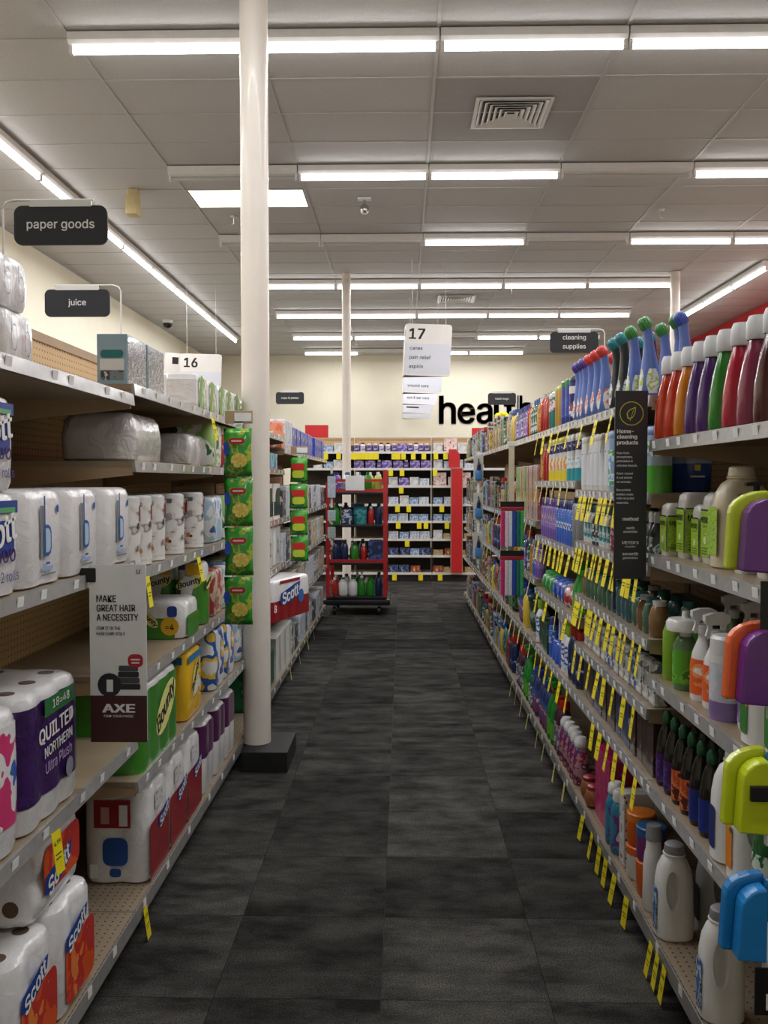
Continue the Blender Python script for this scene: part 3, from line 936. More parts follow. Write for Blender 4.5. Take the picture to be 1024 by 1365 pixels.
def trigger(desc, mat, headmat, label=None, h=.20, r=.042, sx=.8, trigmat=None):
    prof = [(r * .92, 0), (r, .008), (r, h * .55), (r * .85, h * .72), (r * .5, h * .88), (.016, h * .93), (.016, h)]
    q = bottle('spray_bottle', desc, prof, mat, [(.018, h), (.019, h + .022), (.015, h + .026)], headmat, label, sx=sx, sy=1.0, cat='spray bottle')
    q.part('sprayer_head', G().prism([(a, b + h + .02) for a, b in HEAD], -.012, .012).mk('sprayer_head', headmat), 0)
    q.part('trigger', G().prism([(a, b + h + .02) for a, b in TRIG], -.006, .006).mk('trigger', trigmat or headmat), 0)
    q.h = h + .075; q.d = max(q.d, .075)
    return q
def boolean_jug(d, w, h, neck=.03, hx=.016, hz=.54, a=.021, b=.33):
    secs = []
    for t, kx, ky, ox in ((0, .90, .90, 0), (.02, 1, 1, 0), (.35, 1.0, 1.0, 0), (.60, .97, .92, 0), (.74, .86, .80, 0), (.83, .66, .68, 0), (.875, 2 * neck / d, 2 * neck / w, 0), (.93, 2 * neck / d, 2 * neck / w, 0)):
        dd, ww = d * kx, w * ky
        secs.append([(x + ox, y, t * h) for x, y in rrect(dd, ww, min(dd, ww) * .40, 5)])
    body = bpy.data.objects.new('tmp_a', G().loft(secs).mk('jug_body', None, True)); COL.objects.link(body)
    obs = [body]
    for s in (-1, 1):
        bm = bmesh.new(); bmesh.ops.create_uvsphere(bm, u_segments=20, v_segments=14, radius=1.0)
        for v in bm.verts: v.co = Vector((hx + v.co.x * a, s * w * .52 + v.co.y * w * .47, hz * h + v.co.z * b * h / 1.6 + v.co.x * 0.0))
        me = bpy.data.meshes.new('tmp'); bm.to_mesh(me); bm.free()
        c = bpy.data.objects.new('tmp_b', me); COL.objects.link(c); obs.append(c)
        md = body.modifiers.new('cut', 'BOOLEAN'); md.object = c; md.operation = 'DIFFERENCE'; md.solver = 'EXACT'
    dg = bpy.context.evaluated_depsgraph_get(); dg.update()
    me = bpy.data.meshes.new_from_object(body.evaluated_get(dg))
    for o in obs: bpy.data.objects.remove(o)
    me.polygons.foreach_set('use_smooth', [True] * len(me.polygons)); me.set_sharp_from_angle(angle=math.radians(35))
    return me
JUGS = {}
def jug(desc, d, w, h, mat, capmat, label=None, neck=.028, txt=None):
    key = (d, w, h, neck)
    if key not in JUGS: JUGS[key] = boolean_jug(d, w, h, neck)
    me = JUGS[key].copy(); me.materials.clear(); me.materials.append(mat)
    q = P('detergent_jug', 'jug', desc, d, w, h)
    q.part('jug_body', me)
    q.part('cap', G().lathe([(neck + .004, h * .90), (neck + .005, h * .905), (neck + .002, h * .985), (neck - .004, h)], 18).mk('cap', capmat, True), 0)
    q.part('neck_ring', G().lathe([(neck + .001, h * .872), (neck + .008, h * .88), (neck + .008, h * .895), (neck + .002, h * .90)], 18).mk('neck_ring', mat, True), 0)
    if label:
        for f in ('+x', '-x'):
            sg = 1 if f == '+x' else -1
            q.rect('label', label, f, (sg * d / 2, 0, h * .30), w * .42, h * .38, off=.0015, r=.012)
        for f in ('+y', '-y'):
            sg = 1 if f == '+y' else -1
            q.rect('label', label, f, (-d * .02, sg * w / 2, h * .17), d * .46, h * .24, off=.0015, r=.012)
    return q
def tub(desc, r, h, mat, lid, bands=(), cat='tub', lidh=.025):
    q = bottle('tub', desc, [(r * .9, 0), (r, .01), (r * 1.03, h - lidh)], mat, [(r * 1.06, h - lidh), (r * 1.06, h - .004), (r * .98, h)], lid, n=22, cat=cat)
    for z0, z1, lm in bands:
        q.part('label', G().lathe([(r * 1.035, z0), (r * 1.045, z1)], 22, capb=False, capt=False).mk('label', lm, True), 0)
    return q
def soap(desc, col, label=None):
    prof = [(.038, 0), (.047, .006), (.048, .03), (.045, .09), (.035, .15), (.026, .185), (.021, .205)]
    q = bottle('soap_bottle', desc, prof, liq(col), [(.024, .205), (.026, .21), (.026, .245), (.02, .262)], M('milky_cap', (206, 208, 210), .35, var=.06), label, sx=.95, sy=.72, sq=2.6)
    return q
def duck(desc, col, capcol, patch):
    """bottle with a long bent neck and a ribbed cap"""
    q = P('toilet_cleaner_bottle', 'bottle', desc, .075, .07, .28)
    secs = []
    for z, rx, ry, ox in ((0, .030, .030, 0), (.006, .035, .034, 0), (.05, .036, .034, 0), (.10, .031, .029, .001), (.15, .022, .022, .004), (.19, .0165, .0165, .007), (.22, .0165, .0165, .010), (.245, .0165, .0165, .015)):
        secs.append([(ox + rx * math.cos(2 * PI * k / 18), ry * math.sin(2 * PI * k / 18), z) for k in range(18)])
    q.part('bottle_body', G().loft(secs).mk('bottle_body', pl(col), True))
    mt = Matrix.Translation((.015, 0, .243)) @ Matrix.Rotation(.5, 4, 'Y')
    ribs = []
    for k in range(28):
        rr = .0205 if k % 2 else .0188
        ribs.append((rr * math.cos(2 * PI * k / 28), rr * math.sin(2 * PI * k / 28)))
    q.part('cap', G().loft([[(x * s_, y * s_, z) for x, y in ribs] for z, s_ in ((-.008, .95), (.0, 1.05), (.018, 1.08), (.03, .85), (.036, .4))], mt).mk('cap', pl(capcol), True), 0)
    for a0 in (PI / 2, 0):      # two printed patches that follow the bottle's curve
        v, fc = [], []
        for z, rx, ry in ((.018, .0362, .0352), (.05, .0372, .0352), (.075, .0347, .0327), (.10, .0322, .0302)):
            hw = .62 if .02 < z < .09 else .38
            for k in range(7):
                a = a0 + (k / 3 - 1) * hw
                v.append((rx * math.cos(a), ry * math.sin(a), z))
        for j in range(3):
            for k in range(6): fc.append((j * 7 + k, j * 7 + k + 1, j * 7 + k + 8, j * 7 + k + 7))
        q.part('label', G().add(v, fc).mk('label', patch, True), 0)
    return q
def pump(desc, body, mat_l, d, w, h, pumpmat):
    q = P('pump_bottle', 'bottle', desc, d, w, h + .06)
    q.part('bottle_body', G().loft([[(x, y, z) for x, y in rrect(d * k, w * k, min(d, w) * .28 * k, 4)] for z, k in ((0, .96), (.006, 1), (h * .93, 1), (h * .985, .94), (h, .8))]).mk('bottle_body', body, True))
    q.part('pump', G().lathe([(.014, h), (.014, h + .02), (.007, h + .022), (.007, h + .045)], 12).prism([(-.012, h + .045), (.03, h + .045), (.03, h + .053), (-.012, h + .058)], -.009, .009).mk('pump', pumpmat, False), 0)
    if mat_l:
        for f, at, ww in (('+x', (d / 2, 0, h * .42), w), ('+y', (0, w / 2, h * .42), d), ('-y', (0, -w / 2, h * .42), d)):
            q.rect('label', mat_l, f, at, ww * .9, h * .72, off=.001)
    return q
def pouch(kind, desc, w, h, t, mat, cat='bag', crimp=None):
    """pillow bag hanging in the y-z plane... thin along x"""
    q = P(kind, cat, desc, t, w, h)
    nu, nv = 9, 11
    v = []; f = []
    for s in (1, -1):
        for j in range(nv):
            for i in range(nu):
                a, b = i / (nu - 1), j / (nv - 1)
                th = t / 2 * (max(0, math.sin(PI * a)) ** .55) * (max(0, math.sin(PI * min(1, max(0, (b - .06) / .88)))) ** .6)
                edge = (1 - .06 * math.sin(PI * b))
                v.append((s * th, (a - .5) * w * edge, b * h))
    n = nu * nv
    for j in range(nv - 1):
        for i in range(nu - 1):
            q0 = j * nu + i
            f.append((q0, q0 + 1, q0 + nu + 1, q0 + nu)); f.append((n + q0, n + q0 + nu, n + q0 + nu + 1, n + q0 + 1))
    g = G().add(v, f)
    me = g.mk('bag', mat, True)
    bm = bmesh.new(); bm.from_mesh(me); bmesh.ops.remove_doubles(bm, verts=bm.verts, dist=.0003); bm.to_mesh(me); bm.free()
    q.part('bag', me)
    return q

# ---------------------------------------------------------------- placing
def at(s, q, y, z, where, inset=.02, back=0.0, rz=0.0, lip=None, **k):
    x = (XLIP[s] if lip is None else lip) + inset + q.d / 2 + back
    return q.inst((s * x, y, z), (0 if s < 0 else PI) + rz, where, **k)
def line(s, lst, d0, z, where, gap=.006, inset=.02, back=0.0, lip=None, d1=None):
    """put products one after another along the aisle, starting at d0"""
    y = d0
    for q in lst:
        if d1 and y + q.w > d1: break
        at(s, q, y + q.w / 2, z, where, inset + R.uniform(0, .006), back, lip=lip)
        y += q.w + gap
    return y
# ================================================================ LEFT SIDE: PAPER GOODS
blue_ink = ink((36, 92, 160)); navy = ink((24, 40, 96)); gray_ink = ink((110, 114, 120)); red_ink = ink((176, 28, 40)); green_ink = ink((46, 120, 40))
def b_face(q, f, atp, hh, wd):
    u = hh * .62; zc = atp[2] + hh * .10; y0 = atp[1] - .022
    q.rect('grey_bar', ink((128, 132, 136)), f, (atp[0], y0 - .013, zc - u * .09), .022, u * .86, off=.003)
    q.rect('letter_b', blue_ink, f, (atp[0], y0, zc), .009, u, off=.0045)
    wv = [(0, -.5), (.5, -.5), (.85, -.42), (1, -.25), (1, .25), (.85, .42), (.5, .5), (0, .5)]
    q.poly('letter_b', blue_ink, f, (atp[0], y0, zc - u * .24), [(a * .042, b * u * .52) for a, b in wv], off=.004)
    q.poly('letter_bowl', ink((176, 200, 224)), f, (atp[0], y0 + .004, zc - u * .24), [(a * .030, b * u * .40) for a, b in wv], off=.005)
    q.rect('small_print', blue_ink, f, (atp[0], y0 + .018, zc - u * .62), wd * .10, .006, off=.004)
    q.rect('small_print', ink((150, 170, 206)), f, (atp[0], y0 + .018, zc - u * .70), wd * .24, .010, off=.004)
    q.rect('small_print', gray_ink, f, (atp[0], y0 + .02, zc - u * .80), wd * .34, .004, off=.004)
bpack = rollpack('tissue_pack', 'white wrapped bath tissue pack marked with a blue b', .25, .262, .24, per=.131, lobe=.006, r=.05)
b_face(bpack, '+x', (.125, .01, .125), .24, .26)
bpack.rect('emblem', blue_ink, '+x', (.125, .07, .19), .016, .02, off=.004, r=.007)
for y in (2.162, 2.43, 2.735): at(-1, bpack, y, 1.31, 'on left shelf', inset=.012)
bsm = rollpack('tissue_pack', 'small white tissue pack with thin blue b', .24, .19, .128, per=.095, lobe=.004, r=.035)
bsm.text('b', navy, '+x', (.12, -.038, .070), h=.085, w=.032, off=.004, bold=-.02)
bsm.text('b', navy, '+x', (.12, .036, .064), h=.085, w=.032, off=.004, bold=-.02)
at(-1, bsm, 2.12, 1.85, '', inset=.05, label='lower small white tissue pack with blue b on topmost left shelf')
at(-1, bsm, 2.10, 1.978, '', inset=.055, label='upper small white tissue pack with blue b on topmost left shelf')
# scott 1000 packs
def scott_logo(q, f, p, w, ang=.25, blue=None, tw=1.0):
    bl = blue or ink((24, 66, 150))
    q.poly('logo_patch', bl, f, p, [(-.5 * w, -.17 * w), (-.25 * w, -.21 * w), (.1 * w, -.15 * w), (.42 * w, -.02 * w), (.5 * w, .24 * w), (.2 * w, .2 * w), (-.1 * w, .13 * w), (-.46 * w, .06 * w)], ang=0, off=.0055)
    q.text('Scott', m_inkw, f, p, w=.82 * w, h=.26 * w, ang=ang, off=.007, bold=.03, shear=.15)
def scottk(h, desc):
    q = rollpack('tissue_pack', desc, .25, .31, h, per=.104, lobe=.004, r=.04)
    f = '+x'
    q.rect('blue_stripe', ink((30, 70, 150)), f, (.125, 0, h * .86), .27, h * .12, off=.0035)
    q.rect('green_stripe', ink((90, 170, 110)), f, (.125, .02, h * .83), .2, h * .05, off=.0045)
    q.rect('blue_field', ink((28, 64, 150)), f, (.125, .035, h * .56), .16, h * .34, off=.0035, r=.02)
    q.text('Scott', m_inkw, f, (.125, .015, h * .60), w=.22, h=h * .28, ang=.22, off=.006, bold=.03, shear=.15)
    q.text('1000', ink((70, 40, 110)), f, (.125, .05, h * .40), w=.13, h=h * .13, off=.006, bold=.02)
    q.text('12 rolls', ink((60, 40, 130)), f, (.125, .08, h * .20), w=.11, h=h * .10, off=.004)
    return q
at(-1, scottk(.235, 'x'), 1.865, 1.31, '', inset=.012, label='white and blue bath tissue pack, lower of two stacked at left edge')
at(-1, scottk(.215, 'x'), 1.855, 1.545, '', inset=.014, label='white and blue bath tissue pack, upper of two stacked at left edge')
# purple pack
PURP = M('purple_film', (58, 26, 92), .3, coat=.5, var=.3, scale=26, bump=.3, bscale=30)
qn = rollpack('tissue_pack', 'q', .27, .36, .335, per=.12, lobe=.009, band=(.07, .305, PURP), cores=(2, 3), r=.05)
f = '+x'; X = .135
qn.rect('green_flash', ink((44, 116, 60)), f, (X, .03, .285), .19, .045, off=.0045)
qn.text('18=48', m_inkw, f, (X, .035, .287), w=.11, h=.022, off=.006, bold=.01)
qn.text('QUILTED', m_inkw, f, (X, .01, .225), w=.225, h=.042, off=.005, bold=.03, ang=.05)
qn.text('NORTHERN', m_inkw, f, (X, .02, .18), w=.18, h=.027, off=.005, bold=.02, ang=.05)
qn.text('Ultra Plush', ink((206, 180, 220)), f, (X, .02, .14), w=.17, h=.028, off=.005, ang=.05)
qn.rect('seal', ink((150, 150, 170)), f, (X, .09, .095), .05, .05, off=.005, r=.024)
at(-1, qn, 2.20, .725, '', inset=.012, label='purple banded bath tissue pack with white lettering on left shelf')
qp = rollpack('tissue_pack', 'q', .27, .34, .335, per=.113, lobe=.009, band=(.07, .30, PR('pink_print', (214, 60, 120), [(230, 230, 230), (60, 100, 180)], 12, seed=3)), cores=(2, 3), r=.05)
at(-1, qp, 1.84, .725, '', inset=.012, label='pink banded bath tissue pack at left picture edge beside purple pack')
qg = rollpack('towel_pack', 'q', .2, .2, .16, band=(.01, .15, PR('greenyellow_print', (70, 130, 40), [(210, 190, 40), (230, 230, 220)], 18, seed=1)), r=.03)
at(-1, qg, 2.60, .725, '', inset=.2, label='small green and yellow pack deep on left shelf behind hair sign')
# scott packs at the base
ORANGE = PR('orange_print', (222, 84, 30), [(198, 50, 40), (236, 130, 60)], 9, seed=2, cover=.5)
def scotto(kind, w, h, flip=None):
    q = rollpack('tissue_pack', 'q', .25, w, h, per=w / 2 if not flip else h / 2, lobe=.013, band=None, cores=(2, 2) if not flip else (2, 2), flip=flip, r=.05)
    X = .125
    q.rect('orange_field', ORANGE, '+x', (X, .02, h * .36 if not flip else h * .55), w * .82, h * .56, off=.004, r=.03)
    scott_logo(q, '+x', (X, -.01, h * .68 if not flip else h * .45), w * .62, .35)
    return q
s1 = scotto('a', .26, .30)
at(-1, s1, 2.10, .14, '', inset=.012, lip=.885, label='orange and white tissue pack on left base deck, front of two standing')
at(-1, s1, 2.375, .14, '', inset=.012, lip=.885, label='orange and white tissue pack on left base deck, rear of two standing')
at(-1, scotto('b', .30, .225, 'y'), 2.30, .444, '', inset=.03, lip=.885, label='orange tissue pack lying on its side atop two standing packs')
at(-1, s1, 1.82, .14, '', inset=.012, lip=.885, label='orange and white tissue pack at lower left picture corner')

# ---- second section
FOIL = PR('silver_foil', (150, 152, 156), [(226, 226, 228), (90, 92, 98), (200, 202, 206)], 70, rough=.15, seed=4, coat=.8)
fc = carton('foil_carton', 'silver wrapped carton with teal end on topmost left shelf', .10, .215, .165, M('pale_blue_card', (150, 176, 190), .4), 'box')
fc.rect('foil_face', FOIL, '+x', (.05, 0, .0825), .205, .155, off=.001)
fc.rect('teal_label', ink((36, 116, 116)), '-y', (0, -.1075, .10), .075, .026, off=.001, r=.01)
fc.rect('white_label', m_paper, '-y', (0, -.1075, .065), .08, .036, off=.001)
fc.rect('picture', PR('silver_picture', (120, 130, 140), [(60, 60, 64), (200, 200, 200)], 40), '-y', (0, -.1075, .03), .075, .03, off=.001)
at(-1, fc, 2.995, 1.885, '', inset=.03); fc2 = fc
at(-1, fc, 3.225, 1.885, '', inset=.03)
GRNW = PR('green_white_print', (222, 226, 214), [(120, 160, 60), (230, 232, 224)], 14, (1, 3, 1), seed=5, cover=.55)
nap = carton('napkin_pack', 'white and green napkin pack on topmost left shelf', .16, .19, .16, m_film, 'paper pack', .028)
nap.rect('printed_face', GRNW, '+x', (.08, 0, .08), .15, .13, off=.001, r=.02)
nap.rect('green_sweep', ink((120, 158, 70)), '+x', (.08, -.03, .08), .05, .15, ang=-.25, off=.0016, r=.012)
for i in range(1): at(-1, nap, 3.975, 1.885, '', inset=.03)
slim = carton('napkin_pack', 'slim white pack left of green napkin packs on topmost left shelf', .10, .16, .13, m_film, 'paper pack', .012)
slim.rect('grey_mark', gray_ink, '-y', (-.02, -.08, .095), .015, .025, off=.001)
at(-1, slim, 3.56, 1.885, '', inset=.10)
def lump(kind, desc, d, w, h, mat, r=.06):
    q = P(kind, 'paper pack', desc, d, w, h)
    secs = []
    o = rrect(d, w, r, 5)
    for z, k in ((0, .93), (.01, 1.0), (h * .5, 1.02), (h * .82, .96), (h * .95, .84), (h, .6)):
        secs.append([(x * k + .004 * math.sin(9 * z + 7 * y * 10), y * k, z) for x, y in o])
    q.part('wrapped_pack', G().loft(secs).mk('wrapped_pack', mat, True)); return q
at(-1, lump('plate_pack', 'x', .26, .40, .175, m_film2), 3.17, 1.635, '', inset=.04, label='bulging clear-wrapped white pack on second highest left shelf, larger')
at(-1, lump('plate_pack', 'x', .22, .30, .14, m_film2, .03), 3.87, 1.635, '', inset=.02, label='clear-wrapped white pack on second highest left shelf, smaller, by crisps')
TOWP = PR('towel_print', (226, 224, 220), [(212, 208, 204), (150, 146, 150), (206, 196, 190)], 15, (1, 1, 1.6), seed=6, cover=.5)
def towel(desc):
    q = P('paper_towel_roll', 'paper towel', desc, .125, .125, .245)
    q.part('roll', G().lathe([(.052, 0), (.060, .004), (.0605, .12), (.060, .238), (.05, .245)], 26).mk('roll', m_film, True))
    q.part('printed_wrap', G().lathe([(.0612, .02), (.0616, .12), (.0612, .225)], 26, capb=False, capt=False).mk('printed_wrap', TOWP, True), 0)
    for f_, sx_, sy_ in (('+x', 1, 0), ('-y', 0, -1)):
        c_ = (.0605 * sx_, .0605 * sy_)
        for dx, zz, w_, h_, col_ in ((.0, .185, .010, .055, (150, 60, 44)), (-.012, .145, .018, .02, (84, 74, 74)), (.008, .06, .016, .02, (196, 116, 50)), (-.022, .07, .012, .02, (110, 90, 90)), (.02, .055, .012, .012, (70, 66, 90)), (.018, .215, .022, .016, (120, 124, 128))):
            q.rect('print', ink(col_), f_, (c_[0] + (dx if f_ == '-y' else 0), c_[1] + (dx if f_ == '+x' else 0), zz), w_, h_, off=.0025 - abs(dx) * .05, r=.003)
    q.part('core', G().lathe([(.021, .2449), (.021, .2462)], 14).mk('core', m_core), 0)
    return q
tw = towel('white printed paper towel roll on left shelf')
for y in (2.95, 3.09, 3.26, 3.55, 3.90): at(-1, tw, y, 1.275, '', inset=.012)
for y in (3.02, 3.40, 3.72): at(-1, tw, y, 1.275, '', inset=.16, label='white printed paper towel roll in the back row of left shelf')
BGREEN = M('bounty_green', (62, 132, 40), .32, coat=.4, var=.12, scale=10)
BYEL = ink((226, 176, 36))
def bounty_logo(q, f, p, w, ang, off=.005):
    q.poly('logo_oval', ink((226, 222, 140)), f, p, [(math.cos(a) * w * .56, math.sin(a) * w * .26) for a in [2 * PI * k / 20 for k in range(20)]], ang=ang, off=off - .0008)
    q.text('Bounty', m_ink, f, p, w=w, h=w * .30, ang=ang, off=off, bold=.03, shear=.2)
bl = rollpack('towel_pack', 'x', .235, .25, .155, per=.125, lobe=.003, r=.05)
f = '-y'; Y = -.125
bl.rect('green_field', BGREEN, f, (-.02, Y, .045), .19, .085, off=.003, r=.01)
bounty_logo(bl, f, (-.03, Y, .085), .085, -.75)
bl.rect('yellow_disc', BYEL, f, (.055, Y, .055), .075, .075, off=.005, r=.036)
bl.text('=4', m_ink, f, (.055, Y, .053), w=.035, off=.006, bold=.02)
bl.rect('blue_flash', ink((40, 70, 150)), f, (.065, Y, .115), .04, .045, off=.005, r=.012)
bl.rect('green_field', BGREEN, '+x', (.1175, 0, .05), .2, .09, off=.003, r=.01)
at(-1, bl, 3.68, .925, '', inset=.012, label='green and white towel pack lying flat on left shelf')
bs = rollpack('towel_pack', 'x', .13, .13, .285, per=.13, lobe=0, r=.055, band=(.01, .20, BGREEN))
bs.rect('white_sweep', m_film, '-y', (-.02, -.065, .12), .05, .2, off=.005, ang=-.2)
bounty_logo(bs, '-y', (.0, -.065, .19), .11, .3)
bs.rect('yellow_flash', BYEL, '-y', (.02, -.065, .25), .07, .05, off=.005, r=.008)
bs.rect('blue_flash', navy, '-y', (-.035, -.065, .262), .03, .025, off=.005)
bounty_logo(bs, '+x', (.065, 0, .19), .1, .3)
at(-1, bs, 3.97, .925, '', inset=.012, label='standing green towel roll pack at front end of left shelf')
at(-1, bs, 4.0, .925, '', inset=.16, label='standing green towel roll pack, deep on the left shelf, middle')
at(-1, bs, 4.0, .925, '', inset=.30, label='standing green towel roll pack, deepest on the left shelf')
bg = rollpack('towel_pack', 'x', .26, .50, .29, per=.125, lobe=.005, r=.05, band=(.0, .27, BGREEN))
bounty_logo(bg, '+x', (.13, .06, .16), .26, .45)
at(-1, bg, 3.19, .575, '', inset=.014, label='large green towel multipack on low left shelf')
YEP = PR('yellow_print', (232, 182, 32), [(240, 206, 70), (214, 140, 30), (226, 226, 220)], 8, seed=7, cover=.45)
yp = rollpack('towel_pack', 'x', .24, .27, .285, lobe=.003, per=.13, r=.035, film=YEP)
yp.rect('blue_top', ink((50, 120, 170)), '+x', (.12, 0, .255), .24, .03, off=.003)
yp.rect('blue_top', ink((50, 120, 170)), '-y', (0, -.135, .255), .2, .03, off=.003)
bounty_logo(yp, '+x', (.12, 0, .17), .15, .8)
at(-1, yp, 3.72, .575, '', inset=.014, label='yellow wrapped towel pack with blue top on low left shelf')
yb = rollpack('towel_pack', 'x', .22, .24, .285, lobe=.003, per=.12, r=.035, film=PR('blueyellow_print', (224, 226, 230), [(40, 90, 170), (230, 190, 50), (226, 226, 228)], 9, seed=8, cover=.5))
at(-1, yb, 4.24, .575, '', inset=.014, label='blue, white and yellow towel pack left of the pillar foot')
at(-1, yb, 4.50, .575, '', inset=.014, label='blue, white and yellow towel pack just behind the pillar')
SRED = M('scott_red', (150, 26, 36), .32, coat=.4, var=.1)
sr = rollpack('towel_pack', 'red and white towel pack on left base deck', .235, .27, .335, per=.135, lobe=.010, r=.05)
sr.rect('red_field', SRED, '+x', (.1175, 0, .11), .25, .20, off=.004, r=.01)
scott_logo(sr, '+x', (.1175, .05, .19), .15, .3)
sr.rect('pattern', PR('gray_pattern', (220, 218, 216), [(130, 100, 90), (225, 222, 220)], 60, seed=2, cover=.4), '+x', (.1175, -.01, .275), .1, .06, off=.004)
sr.rect('red_block', SRED, '-y', (-.01, -.135, .255), .13, .10, off=.004)
sr.rect('barcode', m_paper, '-y', (.03, -.135, .25), .03, .075, off=.005)
sr.rect('nutrition', ink((200, 150, 150)), '-y', (-.035, -.135, .25), .03, .06, off=.005)
sr.rect('blue_mark', ink((30, 76, 150)), '-y', (.0, -.135, .12), .09, .10, off=.004, r=.025)
sr.rect('blue_mark', ink((30, 76, 150)), '-y', (.0, -.135, .045), .04, .03, off=.004, r=.01)
sr.rect('barcode', m_paper, '-y', (-.075, -.135, .05), .03, .05, off=.004)
for y in (3.20, 3.475, 3.75): at(-1, sr, y, .14, '', inset=.012, lip=.885)
pw = rollpack('tissue_pack', 'x', .24, .24, .33, per=.12, lobe=.005, band=(.17, .32, M('plum_film', (86, 34, 84), .3, coat=.5)), r=.05)
pw.rect('yellow_flash', BYEL, '-y', (0, -.12, .2), .1, .03, off=.005)
for y in (4.05, 4.32, 4.57): at(-1, pw, y, .14, 'plum and white tissue pack on left base deck by pillar', inset=.012, lip=.885, label='plum and white tissue pack on left base deck by pillar')

# ---- beyond: third section, mostly behind the pillar
kl = lambda n, c: rollpack('tissue_pack', n, .2, .26, .22, film=c, per=.13, r=.04)
pk_tan = kl('beige wrapped tissue pack on left shelf behind pillar', PR('beige_print', (206, 190, 160), [(180, 60, 60), (120, 160, 190)], 14, seed=9))
pk_blu = kl('pale blue tissue pack on left shelf behind pillar', PR('paleblue_print', (170, 200, 224), [(230, 230, 232), (60, 100, 170)], 12, seed=10))
pk_grn = kl('green tissue pack on left shelf behind pillar', PR('palegreen_print', (150, 190, 110), [(230, 230, 224), (50, 110, 50)], 12, seed=11))
for i, z in enumerate((.925, 1.275, 1.635)):
    line(-1, [(pk_tan, pk_blu, pk_grn)[(i + j) % 3] for j in range(4)], 4.13, z, '', gap=.03, d1=5.3)
line(-1, [pk_blu, pk_tan], 4.80, .575, '', gap=.03, d1=5.3)
line(-1, [nap] * 4, 4.12, 1.885, '', gap=.015, inset=.03)
# ---- fourth section, right of the pillar
FOILG = PR('foil_green_roll', (210, 212, 200), [(120, 140, 80), (235, 235, 230)], 10, (1, 1, 4), seed=12)
fr = rollpack('towel_pack', 'pale green striped pack on topmost left shelf past pillar', .16, .14, .17, film=FOILG, lobe=0, r=.06)
line(-1, [fr] * 4, 5.4, 1.89, '', gap=.02)
tealb = carton('tissue_box', 'teal tissue box on left shelf past pillar', .12, .22, .11, PR('teal_print', (40, 140, 176), [(180, 210, 220), (30, 110, 150)], 12, seed=13))
line(-1, [tealb, tealb, tealb, tealb], 5.36, 1.65, '', gap=.02)
pb = carton('plate_pack', 'white pack with dark leaf arch on left shelf past pillar', .2, .30, .25, M('white_card', (222, 220, 214), .5))
pb.rect('dark_band', ink((24, 34, 48)), '+x', (.1, 0, .075), .29, .10, off=.001)
pb.poly('leaf_arch', ink((34, 66, 44)), '+x', (.1, .03, .12), [(-.1, 0), (-.1, .05), (-.06, .09), (0, .10), (.11, .10), (.11, 0)], off=.0015)
pb.rect('dark_band', ink((24, 34, 48)), '-y', (0, -.15, .075), .19, .10, off=.001)
line(-1, [pb, pb, pb], 5.42, 1.30, '', gap=.04)
bb = rollpack('tissue_pack', 'white bath tissue pack with dark b past pillar', .25, .34, .29, per=.17, r=.05)
bb.text('b', m_ink, '+x', (.125, -.02, .15), h=.13, w=.06, off=.004)
line(-1, [bb, bb, bb], 5.40, .97, '', gap=.03)
jr = rollpack('towel_pack', 'x', .26, .60, .265, per=.12, lobe=.005, r=.05, band=(.0, .13, SRED))
scott_logo(jr, '+x', (.13, -.03, .16), .30, .2)
jr.rect('red_top', SRED, '+x', (.13, -.03, .248), .3, .02, off=.003)
jr.rect('blue_seal', ink((60, 110, 180)), '+x', (.13, .13, .13), .09, .09, off=.006, r=.042)
jr.text('8', m_inkw, '+x', (.13, -.25, .085), h=.05, off=.006, bold=.03)
jr.inst((-.865, 5.93, .66), -.33, label='jumbo red and white towel pack jutting into the aisle past pillar')
gb = carton('bottle_case', 'green shrink-wrapped case of bottles on left base deck past pillar', .25, .40, .26, PR('green_case', (34, 110, 66), [(20, 70, 44), (70, 150, 100)], 16, (1, 3, .6), seed=14), 'case', .03)
line(-1, [gb, gb], 5.38, .14, '', lip=.885, gap=.03)
wb = carton('paper_case', 'plain white carton on left base deck past the green cases', .25, .28, .30, M('white_card', (222, 220, 214), .5), 'box')
wb.rect('stripe', m_ink, '+x', (.125, .05, .15), .02, .28, off=.001)
line(-1, [wb, wb, wb], 6.28, .14, '', lip=.885, gap=.02)
# ---- far left sections, filled with assorted household packs
fl = []
for i, (base, cols, nm) in enumerate((((222, 120, 90), [(230, 150, 120), (240, 230, 220)], 'salmon'), ((206, 214, 222), [(170, 180, 196), (230, 232, 236)], 'silvery'), ((40, 60, 170), [(60, 90, 210), (24, 40, 120), (170, 190, 230)], 'bright blue'), ((216, 214, 206), [(150, 150, 150), (60, 60, 64)], 'grey and white'), ((70, 74, 80), [(200, 200, 196), (120, 124, 130)], 'charcoal'), ((190, 170, 140), [(214, 204, 184), (110, 80, 60)], 'tan'))):
    fl.append(carton('paper_goods_box', nm + ' boxed paper goods on far left shelf', .2, .18 + .03 * (i % 3), .20 + .03 * (i % 2), PR('far_left_%d' % i, base, cols, 13, seed=20 + i), 'box', .01))
for k in (4, 5, 6):
    for i, z in enumerate(LS4):
        if k == 4 and i == 3: lst = [fl[0], fl[1], fl[1], fl[2], fl[2]]
        elif i == 3: lst = [fl[2]] * 6
        else: lst = [fl[R.choice((1, 3, 4, 5))] for _ in range(6)]
        line(-1, lst, DB[k] + .02, z, '', gap=.012, d1=DB[k + 1] - .01)
    line(-1, [fl[R.choice((1, 3, 4))] for _ in range(6)], DB[k] + .02 if k > 4 else 7.22, .14, '', lip=.885, gap=.012, d1=DB[k + 1] - .01)

